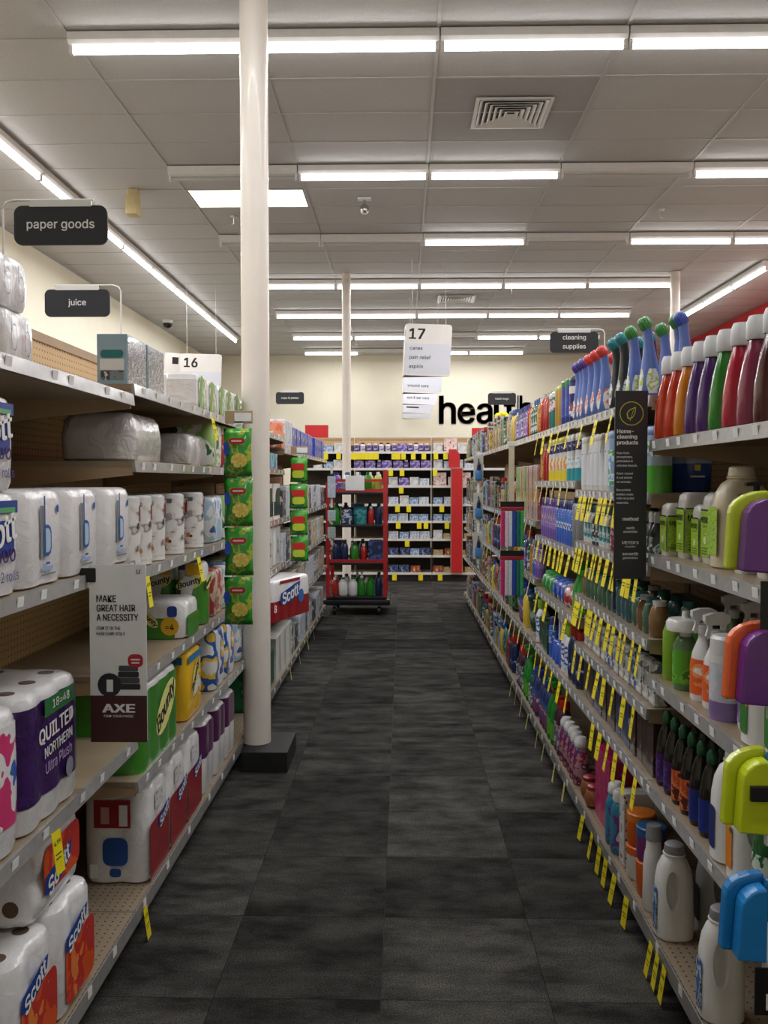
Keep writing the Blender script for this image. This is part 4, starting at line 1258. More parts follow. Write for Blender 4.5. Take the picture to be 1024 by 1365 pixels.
# ---- hair care sign standing out from the shelf edge
root = bpy.data.objects.new('shelf_sign', None); put(root); root.location = (-.79, 2.42, .0)
z0 = .845
root.location = (-.787, 2.42, z0)
W2, H2 = .158, .495
bd = child('board', G().prism([(a, b + H2 / 2) for a, b in rrect(W2, H2, .006, 3)], -.0015, .0015).mk('board', m_paper), root)
def sg(name, mat, x, z, w, h, off=.002, r=.0):
    pts = rrect(w, h, r, 4) if r else [(w / 2, h / 2), (-w / 2, h / 2), (-w / 2, -h / 2), (w / 2, -h / 2)]
    return child(name, mesh(name, [(x + a, -off, z + b) for a, b in pts], [tuple(range(len(pts)))], mat), bd)
def sgt(t, mat, x, z, w, h, bold=.0, off=.0026):
    v, f, tw_, th_ = text_geo(t, bold)
    return child('lettering', mesh('lettering', [(x + a * w / tw_, -off, z + b * h / th_) for a, b in v], f, mat), bd)
for t, w, z in (('MAKE', .055, .400), ('GREAT HAIR', .108, .374), ('A NECESSITY', .116, .348)):
    sgt(t, m_ink, -.055 + w / 2 - .004, z, w, .019, .025)
sgt('FIND IT IN THE', m_ink, -.026, .318, .066, .009, .012); sgt('HAIR CARE AISLE', m_ink, -.020, .303, .08, .009, .012)
sgt('U', ink((60, 70, 90)), .058, .475, .010, .012, .02)
sg('brown_field', M('axe_brown', (66, 30, 28), .5), 0, .065, W2, .13)
sgt('AXE', m_inkw, .0, .095, .092, .024, .04); sgt('FIND YOUR MAGIC', m_inkw, 0, .073, .082, .007, .01)
for k in range(4): sg('tin', M('tin_dark%d' % (k % 2), ((34, 34, 38), (66, 66, 72))[k % 2], .4), .028, .155 + k * .017, .066 - .004 * k, .016, .0024, .004)
sg('round_tin', M('tin_dark0', (34, 34, 38), .4), -.025, .160, .066, .066, .0028, .032); sg('tin_label', m_paper, -.024, .158, .018, .034, .0032)
sg('hexagon', red_ink, .048, .228, .042, .036, .0028, .014); sg('pale_band', m_paper, .048, .231, .026, .004, .0034); sg('pale_band', m_paper, .048, .222, .022, .004, .0034)
child('clip', G().cbox(-.105, -.06, -.006, .004, .445, .485, .004).mk('clip', m_black), root)
tagit(root, 'white and brown hair care sign sticking out from left shelf', 'sign')

# ---- strips of crisps
CR1 = PR('crisp_green', (44, 140, 40), [(60, 160, 50), (170, 180, 50), (90, 150, 50)], 24, seed=30, cover=.5, coat=.6)
def bag(desc, w, h, mat):
    q = pouch('crisp_bag', desc, w, h, .05, mat, 'snack bag')
    return q
c1 = bag('x', .135, .225, CR1)
c1.rect('red_logo', red_ink, '+x', (.026, 0, .165), .075, .028, off=.002, r=.013)
c1.rect('pale_band', ink((226, 190, 180)), '+x', (.026, 0, .165), .05, .008, off=.003, r=.003)
c1.rect('blue_corner', ink((30, 70, 170)), '+x', (.017, -.05, .13), .026, .06, off=.004, r=.012)
c1.poly('crisps', PR('crisp_picture', (206, 180, 70), [(220, 200, 110), (120, 150, 40)], 40, seed=3), '+x', (.026, .012, .075), [(.04 * math.cos(a), .034 * math.sin(a)) for a in [2 * PI * k / 14 for k in range(14)]], off=.002)
lb = ['top', 'second', 'third', 'bottom']
def strip_bags(x, y, ztop, n, step, q, where, lab):
    root = bpy.data.objects.new('clip_strip', None); put(root); root.location = (x, y + .036, ztop - n * step - .02)
    child('strip', G().box(-.012, .012, -.001, .001, 0, n * step + .05).mk('strip', m_wire), root)
    child('hook', G().box(-.02, .02, -.004, .004, n * step + .04, n * step + .07).mk('hook', m_wire), root)
    hb = child('header_card', G().cbox(-.065, .065, -.004, .004, n * step + .045, n * step + .105, .003).mk('header_card', m_tan2), root)
    child('header_label', G().box(-.02, .06, -.0052, -.0042, n * step + .055, n * step + .095).mk('header_label', m_paper), hb)
    tagit(root, lab, 'display strip')
    for i in range(n):
        q.inst((x + R.uniform(-.004, .004), y, ztop - q.h - i * step), -PI / 2 + R.uniform(-.12, .12), label='%s %s on hanging strip %s' % (('topmost', 'second', 'third', 'fourth', 'fifth')[i], q.desc, where), group='snack bags on hanging strips')
c1.desc = 'green crisp bag with red logo'
strip_bags(-.772, 4.13, 1.815, 4, .232, c1, 'before the white pillar', 'white hanging strip of green crisp bags before the pillar')
CR2 = PR('crisp_green_two', (50, 150, 40), [(80, 176, 50), (40, 110, 36)], 24, seed=31, coat=.6)
c2 = bag('green crisp bag with red and lime band', .135, .185, CR2)
c2.rect('red_band', ink((206, 40, 36)), '+x', (.026, 0, .115), .10, .05, off=.002, r=.018)
c2.rect('lime_field', ink((196, 214, 60)), '+x', (.026, 0, .06), .09, .055, off=.002, r=.018)
strip_bags(-.775, 6.60, 1.745, 4, .197, c2, 'beyond the white pillar', 'white hanging strip of lime crisp bags beyond the pillar')
# ================================================================ RIGHT SIDE: CLEANING SUPPLIES
mw = M('white_bottle', (226, 226, 224), .35, coat=.3, var=.04)
mg = M('grey_white_bottle', (200, 198, 192), .35, coat=.3, var=.04)
mbeige = M('beige_bottle', (206, 194, 166), .35, coat=.3, var=.04)
mcapg = M('grey_cap', (150, 150, 152), .4)
mclear = M('clear_plastic', (214, 222, 216), .08, var=.05, coat=.4, trans=.75)
mgclear = M('greenish_plastic', (120, 160, 110), .1, var=.05, coat=.4, trans=.4)
# ---- nearest section, topmost shelf: coloured soap bottles
W = 'on topmost shelf, near right'
clab = lambda n, b, c, sd=1: PR(n, b, c, 60, (1, 1, 1.6), seed=sd, cover=.42)
soaps = [((196, 60, 26), 'red-orange soap bottle'), ((196, 60, 26), 'red-orange soap bottle'), ((214, 130, 24), 'amber yellow soap bottle'), ((84, 44, 116), 'violet soap bottle'), ((84, 44, 116), 'violet soap bottle'), ((52, 140, 44), 'bright green soap bottle'), ((188, 40, 66), 'crimson soap bottle'), ((150, 62, 90), 'rose soap bottle'), ((88, 40, 38), 'maroon soap bottle')]
sp = {}
for c, n in soaps:
    if n not in sp:
        sp[n] = soap(n + ' with white cap', c)
        if 'red' not in n:
            sp[n].rect('label', PR('soap_label_' + n.split()[0], tuple(int(v * .55 + 90) for v in c), [tuple(int(v * .3 + 160) for v in c), c], 60, seed=len(n), cover=.5), '+y', (0, .0342, .065), .036, .05, off=.0005, r=.01)
        if 'rose' in n: sp[n].rect('teal_mark', ink((30, 140, 160)), '+y', (-.006, .0346, .055), .022, .03, off=.0012, r=.009)
y = 2.83
for i, (c, n) in enumerate(soaps):
    at(1, sp[n], y, 1.70, W, inset=.008 + (.0 if i else .0))
    y -= .099
for i, n in enumerate(('red-orange soap bottle', 'amber yellow soap bottle', 'violet soap bottle', 'crimson soap bottle', 'maroon soap bottle', 'maroon soap bottle')):
    at(1, sp[n], 2.80 - .14 * i, 1.70, 'in back row of topmost shelf, near right', inset=.125)
tb = carton('dryer_sheet_box', 'teal box at right end of topmost right shelf', .16, .09, .235, PR('teal_box', (70, 160, 140), [(90, 180, 160), (210, 230, 224), (40, 120, 120)], 8, (1, 1, 2), seed=3))
at(1, tb, 1.88, 1.70, '', inset=.02)
# ---- nearest section, second shelf: lime-labelled bottles
LIME = PR('lime_label', (150, 190, 50), [(168, 206, 70), (120, 160, 40)], 40, (1, 1, 3), seed=4, cover=.5)
LILAC = PR('lilac_label', (200, 190, 206), [(220, 214, 222), (150, 140, 160)], 40, (1, 1, 3), seed=5, cover=.4)
def meyer(d, w, h, mat, lab, desc, kind='cleaner_bottle'):
    q = P(kind, 'bottle', desc, d, w, h)
    q.part('bottle_body', G().loft([[(x, y, z) for x, y in rrect(d * k, w * k, min(d, w) * .25 * k, 4)] for z, k in ((0, .96), (.006, 1), (h * .86, 1), (h * .95, .93), (h, .7))]).mk('bottle_body', mat, True))
    for f, p, ww in (('+x', (d / 2, 0, h * .42), w), ('+y', (0, w / 2, h * .42), d), ('-y', (0, -w / 2, h * .42), d)):
        q.rect('label', lab, f, p, ww * .92, h * .66, off=.001)
    for f, p, ww in (('+x', (d / 2, 0, h * .62), w), ('+y', (0, w / 2, h * .62), d)):
        q.text("MEYER'S", m_ink, f, p, w=ww * .8, h=h * .09, off=.002, bold=.03)
        q.rect('rule', m_ink, f, (p[0], p[1], h * .76), ww * .92, .004, off=.002)
        q.text('CLEAN DAY', ink((70, 96, 40)), f, (p[0], p[1], h * .53), w=ww * .55, off=.002)
        q.rect('seal', ink((216, 230, 170)), f, (p[0], p[1], h * .33), .022, .022, off=.002, r=.0105)
        for k in range(3): q.rect('print_line', ink((84, 110, 40)), f, (p[0], p[1], h * (.22 - .04 * k)), ww * .7, .003, off=.002)
    return q
W = 'on second shelf down, near right'
ma = meyer(.085, .07, .165, mg, LIME, 'squat grey bottle with lime label')
mb = meyer(.095, .075, .20, mg, LIME, 'tall grey bottle with lime label')
mc = meyer(.09, .07, .17, mg, LILAC, 'grey bottle with lilac label and black pump')
mc.part('pump', G().lathe([(.013, .17), (.013, .19), (.02, .192), (.02, .205), (.008, .207), (.008, .222)], 12).prism([(-.010, .222), (.028, .222), (.028, .23), (-.010, .235)], -.008, .008).mk('pump', m_black), 0)
at(1, ma, 2.80, 1.335, W, inset=.03)
at(1, mb, 2.71, 1.335, W, inset=.055)
at(1, ma, 2.62, 1.335, W, inset=.07)
at(1, mb, 2.53, 1.335, W, inset=.07)
bj = jug('large beige jug with lime label', .15, .11, .275, mbeige, M('beige_cap', (214, 204, 180), .4), None, .03)
bj.rect('label', LIME, '+y', (.0, .055, .085), .078, .115, off=.0015, r=.006); bj.rect('label', LIME, '+x', (.075, 0, .10), .07, .13, off=.0015, r=.006)
bj.text("MEYER'S", m_ink, '+y', (0, .055, .125), w=.07, h=.016, off=.003, bold=.03)
bj.rect('rule', m_ink, '+y', (0, .055, .142), .078, .004, off=.003)
at(1, bj, 2.40, 1.335, W, inset=.045)
at(1, mc, 2.26, 1.335, W, inset=.06)
at(1, mc, 2.14, 1.335, W, inset=.07)
at(1, mb, 2.80, 1.335, 'in back row, second shelf down', inset=.16)
at(1, mb, 2.58, 1.335, 'in back row, second shelf down', inset=.2)
pkb = P('sponge_pack', 'pack', 'dark clear sponge pack hooked at second shelf end', .1, .05, .2)
# ---- nearest section, third shelf
W = 'on middle shelf, near right'
GL = PR('green_label', (90, 170, 40), [(120, 190, 60), (60, 130, 30), (230, 236, 220)], 18, seed=6, cover=.45)
OL = PR('orange_label', (226, 96, 40), [(240, 150, 90), (230, 230, 226)], 16, (1, 1, 2), seed=7, cover=.5)
PLb = PR('purple_label', (116, 92, 146), [(150, 130, 176), (220, 214, 226)], 16, (1, 1, 2), seed=8, cover=.5)
tg1 = trigger('green labelled spray bottle with white trigger', mgclear, mw, (.02, .11, GL), .20)
tg2 = trigger('white spray bottle with orange label and trigger', mw, mw, (.02, .12, OL), .19)
tg3 = trigger('white spray bottle with purple label', mw, mw, (.02, .12, PLb), .19)
at(1, bottle('cleaner_bottle', 'lime green slim bottle with black cap', [(.03, 0), (.033, .006), (.033, .15), (.024, .175), (.015, .185)], pl((130, 176, 40)), [(.016, .185), (.016, .205)], m_black), 2.79, .945, W, inset=.03)
at(1, bottle('cleaner_bottle', 'grass green slim bottle', [(.03, 0), (.033, .006), (.033, .15), (.024, .175), (.015, .185)], pl((70, 150, 40)), [(.016, .185), (.016, .205)], mw), 2.80, .945, W, inset=.11)
wide = bottle('cleaner_bottle', 'clear green bottle with wide white dispenser top', [(.034, 0), (.036, .006), (.036, .135), (.02, .16)], mgclear, [(.016, .158), (.018, .175), (.056, .178), (.058, .20), (.05, .212), (.012, .216), (.01, .235)], mw, (.02, .12, GL))
wide.d = wide.w = .118
at(1, wide, 2.66, .945, W, inset=.0)
at(1, tg1, 2.76, .945, 'in back row, middle shelf near right', inset=.2)
at(1, tg1, 2.60, .945, 'in back row, middle shelf near right', inset=.2)
at(1, tg2, 2.53, .945, W, inset=.03); at(1, tg2, 2.44, .945, W, inset=.035)
can3 = canister('white canister with lilac base and white spray top', .046, .22, mw, [(.0, .05, M('lilac', (130, 106, 160), .4)), (.05, .15, PR('lilac_print', (196, 200, 214), [(210, 212, 224), (120, 120, 150)], 20, seed=9))], mw, .05, 'cleaner_bottle', 'bottle')
at(1, can3, 2.33, .945, W, inset=.02)
at(1, tg3, 2.22, .945, W, inset=.05)
cj = jug('white jug with green and orange label', .13, .10, .25, mw, mw, PR('greenorange', (60, 130, 50), [(226, 120, 40), (90, 160, 70)], 9, seed=10, cover=.5), .026)
at(1, cj, 2.10, .945, W, inset=.02)
at(1, cj, 1.97, .945, W, inset=.025)
# ---- nearest section, fourth shelf: dark bottles with green caps
W = 'on second lowest shelf, near right'
dk = lambda n, c: bottle('soap_bottle', n, [(.03, 0), (.034, .006), (.034, .12), (.027, .165), (.018, .19), (.012, .2)], liq((44, 40, 34)), [(.014, .2), (.015, .205), (.015, .225), (.007, .24)], pl((22, 84, 50)), (.015, .105, c), sy=.75)
d1 = dk('dark green-capped bottle with violet label', PR('violet_label', (64, 36, 96), [(90, 60, 130), (40, 24, 60)], 26, seed=11))
d2 = dk('dark green-capped bottle with orange label', PR('orange_label_two', (190, 80, 40), [(220, 120, 70), (90, 40, 30)], 26, seed=12))
d3 = dk('dark green-capped bottle with blue label', PR('blue_label', (30, 50, 130), [(60, 90, 180), (200, 210, 230)], 26, seed=13, cover=.35))
y = 2.83
for i, q in enumerate((d1, d1, d2, d2, d3, d3)):
    at(1, q, y, .595, W, inset=.025); y -= .082
    at(1, q, y + .082, .595, 'in back row of second lowest shelf, near right', inset=.12)
j1 = jug('white jug with navy label', .12, .095, .29, mw, mw, PR('navy_label', (30, 44, 110), [(60, 80, 160), (220, 224, 232)], 20, seed=14, cover=.35), .024)
j2 = jug('white jug with orange label', .12, .095, .285, mw, mw, PR('orange_label_three', (220, 130, 30), [(236, 160, 60), (60, 90, 50)], 14, (1, 1, 2.5), seed=15, cover=.4), .024)
at(1, j1, 2.27, .595, W, inset=.008); at(1, j2, 2.15, .595, W, inset=.008)
gb2 = bottle('cleaner_bottle', 'clear bottle of green liquid', [(.036, 0), (.04, .008), (.04, .14), (.028, .19), (.016, .21)], liq((50, 110, 60)), [(.017, .21), (.018, .235)], pl((30, 100, 180)), (.03, .12, PR('green_white_label', (210, 220, 210), [(40, 110, 60), (230, 236, 230)], 30, seed=16)))
at(1, gb2, 2.03, .595, W, inset=.02); at(1, gb2, 1.93, .595, W, inset=.02)
# ---- nearest section, base deck: white jugs
W = 'on base deck, near right'
LB = PR('jug_label', (60, 110, 170), [(190, 205, 220), (30, 60, 110), (220, 224, 226)], 34, seed=17, cover=.5)
w1 = jug('white handled jug with grey cap', .115, .10, .295, mw, mcapg, None, .027)
w1.rect('label', LB, '+x', (.0575, 0, .09), .042, .14, off=.0015, r=.012)
w3 = bottle('cleaner_bottle', 'slim white bottle with grey cap', [(.032, 0), (.036, .008), (.034, .15), (.030, .19), (.026, .205), (.024, .235)], mw, [(.026, .235), (.027, .24), (.024, .285)], mcapg, sy=.9)
at(1, w3, 2.93, .14, '', inset=.012, label='slim white bottle with grey cap on right base deck before jugs')
at(1, w1, 2.76, .14, '', inset=.006, label='white handled jug with grey cap on right base deck, middle one')
at(1, w1, 2.34, .14, '', inset=.004, label='white handled jug with grey cap on right base deck, nearest and frontmost')
gj = jug('x', .14, .12, .30, M('grey_jug', (150, 150, 152), .4), mcapg, m_ink, .027)
at(1, gj, 2.80, .14, '', inset=.15, label='grey jug deep on right base deck behind white handled jug')
wt = jug('x', .14, .12, .26, mw, mw, None, .03)
wt.part('teal_sleeve', G().loft([[(x, y, z) for x, y in rrect(.143, .123, .049, 5)] for z in (.005, .10)], capb=False, capt=False).mk('teal_sleeve', pl((24, 116, 116)), True), 0)
at(1, wt, 1.92, .14, '', inset=.006, label='white jug with teal lower half, lower right picture corner')

# ---- second section
a, b = DB[1] + .02, DB[2] - .01
PER = (92, 116, 184)
pat = lambda n, c: PR('patch_' + n, (214, 218, 226), [c, (236, 236, 240)], 30, seed=len(n), cover=.5)
kg = duck('periwinkle bent-neck bottle with green cap', PER, (60, 136, 66), pat('lime', (176, 200, 70)))
kt = duck('black bent-neck bottle with teal cap', (36, 42, 46), (40, 130, 140), pat('grey', (120, 140, 140)))
kr = duck('periwinkle bent-neck bottle with red cap', PER, (206, 60, 54), pat('orange', (226, 120, 70)))
kp = duck('periwinkle bent-neck bottle with purple cap', PER, (84, 62, 150), pat('coral', (220, 140, 110)))
kb = duck('periwinkle bent-neck bottle with blue cap', PER, (60, 80, 170), pat('blue', (70, 100, 190)))
W = 'on topmost right shelf'
for y, q in ((3.02, kg), (3.20, kg), (3.34, kt), (3.46, kt), (3.66, kr), (3.79, kr), (3.91, kr), (4.03, kp)):
    at(1, q, y, 1.845, W, inset=.008)
for y, q in ((2.98, kg), (3.14, kg), (3.30, kt), (3.44, kt), (3.70, kr), (3.86, kr), (2.93, kb)):
    at(1, q, y, 1.845, 'in back row of topmost right shelf', inset=.10)
# second shelf: pale canisters
W = 'on second highest right shelf'
cw = canister('tall white wipes canister with grey print', .04, .235, mw, [(.02, .18, PR('greyprint', (214, 216, 222), [(230, 232, 236), (60, 64, 80)], 34, seed=21, cover=.4))], mg)
cb = canister('pale blue wipes canister', .04, .235, pl((150, 176, 206)), [(.02, .16, PR('bluegreenprint', (130, 170, 210), [(220, 226, 234), (90, 180, 90), (60, 110, 190)], 22, seed=22, cover=.5))], pl((120, 150, 196)))
cg = canister('pale canister with green base', .042, .22, pl((170, 190, 210)), [(.0, .09, pl((90, 176, 60))), (.12, .17, PR('bluegreenprint', (130, 170, 210), [(220, 226, 234)], 22))], pl((110, 140, 190)))
y = line(1, [cg, cg, cb, cb, cb, cb, cb, cw, cw, cw, cw, cw, cw], a + .02, 1.53, W, gap=.006, inset=.012, d1=b)
ot = tub('blue tub with pale lid and yellow mark', .066, .13, pl((44, 74, 150)), pl((150, 170, 196)), [], lidh=.03)
ot.rect('yellow_mark', ink((220, 210, 60)), '+y', (0, .067, .085), .02, .02, off=.003)
ot.text('stain', m_inkw, '+y', (0.0, .067, .055), w=.05, off=.003) if False else ot.rect('pale_band', m_paper, '+y', (0, .067, .055), .05, .006, off=.003)
at(1, ot, 3.12, 1.53, 'behind charcoal sign on second highest right shelf', inset=.15)
hp = carton('refill_pack', 'purple and white refill pack hung under top shelf', .07, .06, .12, PR('purplewhite', (220, 214, 222), [(110, 40, 90), (230, 200, 60), (236, 232, 236)], 26, seed=23, cover=.5), 'pack', .008)
for i in range(4): at(1, hp, 2.99 + .0 * i, 1.70, '', inset=.03 + .09 * i, back=0, label='purple and white refill pack above blue tub, number %s across' % ('one', 'two', 'three', 'four')[i]) if False else None
# shelf three: small dark bottles
W = 'on third highest right shelf'
small = lambda n, c, cap, lab: bottle('freshener_bottle', n, [(.026, 0), (.029, .005), (.029, .10), (.02, .125), (.013, .135)], c, [(.014, .135), (.015, .165), (.01, .172)], cap, lab)
sb1 = small('small black and white freshener bottle', pl((40, 44, 48)), mw, (.015, .09, PR('bwprint', (60, 66, 70), [(210, 214, 214), (90, 150, 160)], 40, seed=24, cover=.5)))
sb2 = small('small brown freshener bottle', pl((70, 36, 30)), m_black, (.015, .09, PR('brprint', (84, 40, 34), [(120, 60, 50), (50, 26, 24)], 40, seed=25, cover=.5)))
sb3 = small('small white freshener bottle with teal print', mw, pl((60, 120, 130)), (.015, .09, PR('tealprint', (200, 210, 212), [(60, 140, 150), (40, 60, 70)], 40, seed=26, cover=.5)))
sb4 = small('small magenta freshener bottle', pl((130, 36, 60)), mw, (.015, .09, PR('mgprint', (150, 50, 80), [(210, 190, 196), (90, 30, 50)], 40, seed=27, cover=.5)))
line(1, [sb1, sb1, sb1, sb1, sb2, sb2, sb2, sb2, sb4, sb4, sb3, sb3, sb3, sb1, sb1, sb3, sb3, sb3], a, 1.297, W, gap=.005, inset=.02, d1=b)
line(1, [sb1, sb2, sb2, sb3, sb4, sb1, sb3, sb2], a, 1.297, 'in back row, third highest right shelf', gap=.08, inset=.12, d1=b)
# shelf four: clear green and teal jars
W = 'on fourth highest right shelf'
jar = lambda n, c, cap, r=.034, h=.12: bottle('gel_jar', n, [(r * .85, 0), (r, .008), (r * 1.05, h * .55), (r * .8, h * .8), (r * .62, h * .86)], c, [(r * .66, h * .86), (r * .68, h)], cap, cat='jar')
jc = jar('clear green gel jar', M('clear_green_gel', (110, 150, 120), .1, coat=.5, trans=.5, var=.15), pl((40, 110, 110)))
jt = jar('clear teal gel jar', M('clear_teal_gel', (90, 140, 150), .1, coat=.5, trans=.5, var=.15), pl((30, 90, 100)))
jo = jar('clear amber gel jar', M('clear_amber_gel', (170, 130, 90), .1, coat=.5, trans=.4, var=.15), mw)
line(1, [jo, jc, jo, jc, jt, jt, jt, jt, jc, jc, jc, jc, jc, jc, jo], a, 1.055, W, gap=.006, inset=.02, d1=b)
line(1, [jc, jt, jc, jo, jc, jt, jc, jc], a, 1.055, 'in back row, fourth highest right shelf', gap=.07, inset=.12, d1=b)
# shelf five
W = 'on fifth highest right shelf'
blis = carton('plug_in_pack', 'clear and white plug-in freshener pack', .045, .075, .14, PR('blister', (190, 192, 186), [(220, 222, 218), (110, 100, 90), (90, 130, 170)], 26, seed=28, cover=.5, coat=.6), 'pack', .01)
blis2 = carton('plug_in_pack', 'blue and white plug-in freshener pack', .045, .075, .15, PR('blister2', (60, 90, 150), [(210, 214, 220), (40, 60, 110)], 26, seed=29, cover=.5, coat=.6), 'pack', .01)
line(1, [blis, blis, blis, blis2, blis, blis, blis, blis2, blis2, blis, blis, blis, blis, blis], a, .828, W, gap=.006, inset=.03, d1=b)
# shelf six
W = 'on second lowest right shelf, second section'
bxd = carton('freshener_box', 'dark brown freshener box', .09, .07, .18, PR('darkbox', (60, 40, 34), [(90, 60, 50), (40, 28, 26), (160, 150, 140)], 18, seed=30, cover=.45))
bxb = carton('freshener_box', 'navy freshener box', .09, .07, .17, PR('navybox', (34, 44, 80), [(60, 80, 130), (24, 30, 54), (170, 176, 190)], 18, seed=31, cover=.45))
line(1, [bxd, bxd, bxd, bxd, bxb, bxb, bxb, bxd, bxd, bxd, bxb, bxb, bxd, bxd, bxd], a, .595, W, gap=.006, inset=.03, d1=b)
# base deck of the second section
W = 'on right base deck'
oc = lambda n, c, l: tub(n, .05, .12, c, l, [], lidh=.03)
for i, (y, z, c, l, n) in enumerate(((3.04, .14, (206, 96, 24), (206, 96, 24), 'orange tub, lower front'), (3.04, .26, (120, 50, 110), (40, 90, 140), 'purple tub with blue lid stacked on orange tub'), (3.17, .14, (214, 214, 210), (206, 96, 24), 'white tub with orange lid'), (3.17, .26, (206, 96, 24), (214, 120, 40), 'orange tub stacked on white tub'))):
    at(1, tub(n + ' on right base deck', .05, .12, pl(c), pl(l), lidh=.03), y, z, '', inset=.02)
wbx = carton('detergent_box', 'tall white detergent box with black holes print on right base deck', .11, .07, .27, PR('whitebox', (206, 204, 198), [(225, 224, 220), (90, 86, 90)], 22, seed=32, cover=.45))
for k in range(7): wbx.rect('dot', m_ink, '+y', (.046, .035, .03 + k * .035), .006, .008, off=.001, r=.002)
at(1, wbx, 3.29, .14, '', inset=.03)
tp = bottle('cleaner_bottle', 'teal bottle with white cap on right base deck', [(.036, 0), (.04, .008), (.04, .16), (.03, .19), (.02, .2)], pl((40, 120, 150)), [(.03, .2), (.032, .205), (.03, .235), (.02, .245)], mw, (.02, .15, PR('tealpurple', (60, 130, 160), [(110, 60, 130), (200, 210, 214)], 16, seed=33)))
at(1, tp, 3.38, .14, '', inset=.01); at(1, tp, 3.47, .14, '', inset=.012)
mgx = carton('detergent_box', 'large magenta detergent box on right base deck', .17, .26, .30, PR('magenta', (176, 24, 96), [(190, 40, 110), (150, 16, 80)], 9, seed=34), 'box')
mgx.rect('white_line', m_paper, '+y', (-.01, .13, .20), .1, .006, off=.001)
mgx.rect('round_mark', ink((200, 120, 160)), '+y', (.03, .13, .25), .02, .02, off=.001, r=.009)
at(1, mgx, 3.66, .14, '', inset=.04)
orb = bottle('air_freshener', 'round amber and red freshener on right base deck', [(.02, 0), (.038, .012), (.042, .04), (.036, .07), (.02, .085)], pl((150, 90, 50)), [(.03, .075), (.03, .092), (.018, .1)], pl((150, 40, 60)), cat='freshener')
at(1, orb, 3.86, .14, '', inset=.01); at(1, orb, 3.98, .14, '', inset=.015)

# ---- third section
a, b = DB[2] + .02, DB[3] - .01
W = 'on topmost right shelf, third section'
wb1 = canister('navy and white wipes canister', .042, .225, pl((34, 44, 110)), [(.03, .10, PR('navywhite', (210, 214, 226), [(40, 50, 120), (190, 60, 70)], 26, seed=35)), (.14, .175, mw)], pl((30, 34, 80)))
wb2 = canister('royal blue green-capped wipes canister', .048, .225, pl((40, 66, 156)), [(.04, .14, PR('royal', (44, 70, 160), [(60, 90, 190), (30, 50, 120)], 20, seed=36))], pl((44, 130, 66)), .035)
wb3 = canister('amber wipes canister with yellow cap', .038, .215, pl((196, 150, 60)), [], pl((180, 170, 60)))
wb4 = canister('teal and white wipes canister', .05, .20, pl((40, 130, 120)), [(.10, .155, PR('tealwhite', (214, 220, 220), [(190, 60, 80), (50, 130, 130)], 30, seed=37))], mw)
rb = bottle('cleaner_bottle', 'clear red cleaner bottle', [(.035, 0), (.038, .006), (.038, .15), (.025, .19), (.016, .2)], liq((190, 40, 30)), [(.018, .2), (.018, .225)], mclear)
ab = bottle('cleaner_bottle', 'floral amber cleaner bottle', [(.033, 0), (.036, .006), (.036, .15), (.025, .18), (.016, .19)], liq((200, 140, 50)), [(.018, .19), (.018, .215)], mw, (.02, .14, PR('floral', (210, 160, 70), [(220, 90, 50), (90, 140, 60), (230, 220, 200)], 40, seed=38)))
gnb = bottle('cleaner_bottle', 'dark green cleaner bottle', [(.035, 0), (.038, .006), (.038, .15), (.025, .18), (.016, .19)], liq((30, 100, 70)), [(.018, .19), (.018, .225)], pl((60, 90, 150)), (.02, .14, PR('gblabel', (50, 110, 90), [(210, 214, 210), (40, 60, 120)], 30, seed=39)))
pb2 = bottle('cleaner_bottle', 'lavender cleaner bottle', [(.035, 0), (.038, .006), (.038, .15), (.025, .18), (.016, .19)], liq((120, 80, 160)), [(.018, .19), (.018, .225)], pl((60, 40, 120)), (.02, .14, PR('plabel', (150, 110, 190), [(220, 210, 230), (90, 60, 140)], 30, seed=40)))
line(1, [kp, kp, wb1, wb2, wb2, wb3, wb3, wb4, wb4, rb, rb, rb, ab], a, 1.85, W, gap=.012, inset=.012, d1=b)
W = 'on second highest right shelf, third section'
ly = canister('yellow wipes canister with navy top', .043, .225, mw, [(.0, .055, pl((226, 206, 40))), (.06, .12, PR('peach', (236, 206, 160), [(240, 226, 200), (226, 160, 100)], 20, seed=41)), (.145, .19, PR('navytop', (40, 44, 100), [(210, 214, 226), (150, 30, 60)], 40, seed=42, cover=.4))], pl((226, 206, 60)))
lt = canister('teal wipes canister with navy top', .043, .225, mw, [(.0, .06, pl((40, 150, 160))), (.06, .12, PR('palew', (200, 216, 222), [(226, 232, 234), (150, 190, 200)], 20, seed=43)), (.145, .19, PR('navytop', (40, 44, 100), [(210, 214, 226)], 40))], mw)
line(1, [lt, lt, lt, ly, ly, ly, ly, ly, rb, rb, ab, ab], a, 1.57, W, gap=.02, inset=.012, d1=b)
W = 'on third highest right shelf, third section'
ac = aerosol('blue disinfectant spray can', pl((50, 96, 190)), pl((30, 40, 120)), bands=[(.08, .15, PR('canblue', (70, 120, 206), [(220, 226, 236), (30, 50, 140)], 36, seed=44, cover=.45))])
asv = aerosol('silver spray can with navy cap', M('brushed_can', (150, 152, 158), .35, metal=.6), pl((30, 36, 70)), r=.036, h=.26)
apu = aerosol('purple spray can', pl((110, 80, 160)), pl((90, 60, 140)), bands=[(.06, .15, PR('canpurple', (140, 110, 180), [(220, 210, 120), (90, 60, 140)], 36, seed=45, cover=.45))])
line(1, [asv, asv, ac, ac, ac, ac, ac, ac, apu, apu, apu, apu, apu, apu, apu], a, 1.25, W, gap=.008, inset=.015, d1=b)
W = 'on fourth highest right shelf, third section'
swirl = lambda n, c, c2: bottle('gel_jar', n, [(.03, 0), (.046, .014), (.052, .05), (.046, .085), (.03, .10)], PR('swirl_' + n.split()[0], c, [c2, (230, 232, 230)], 30, (1, 1, .6), seed=len(n), cover=.5, coat=.6), [(.032, .098), (.032, .112), (.02, .118)], pl(c2), cat='jar')
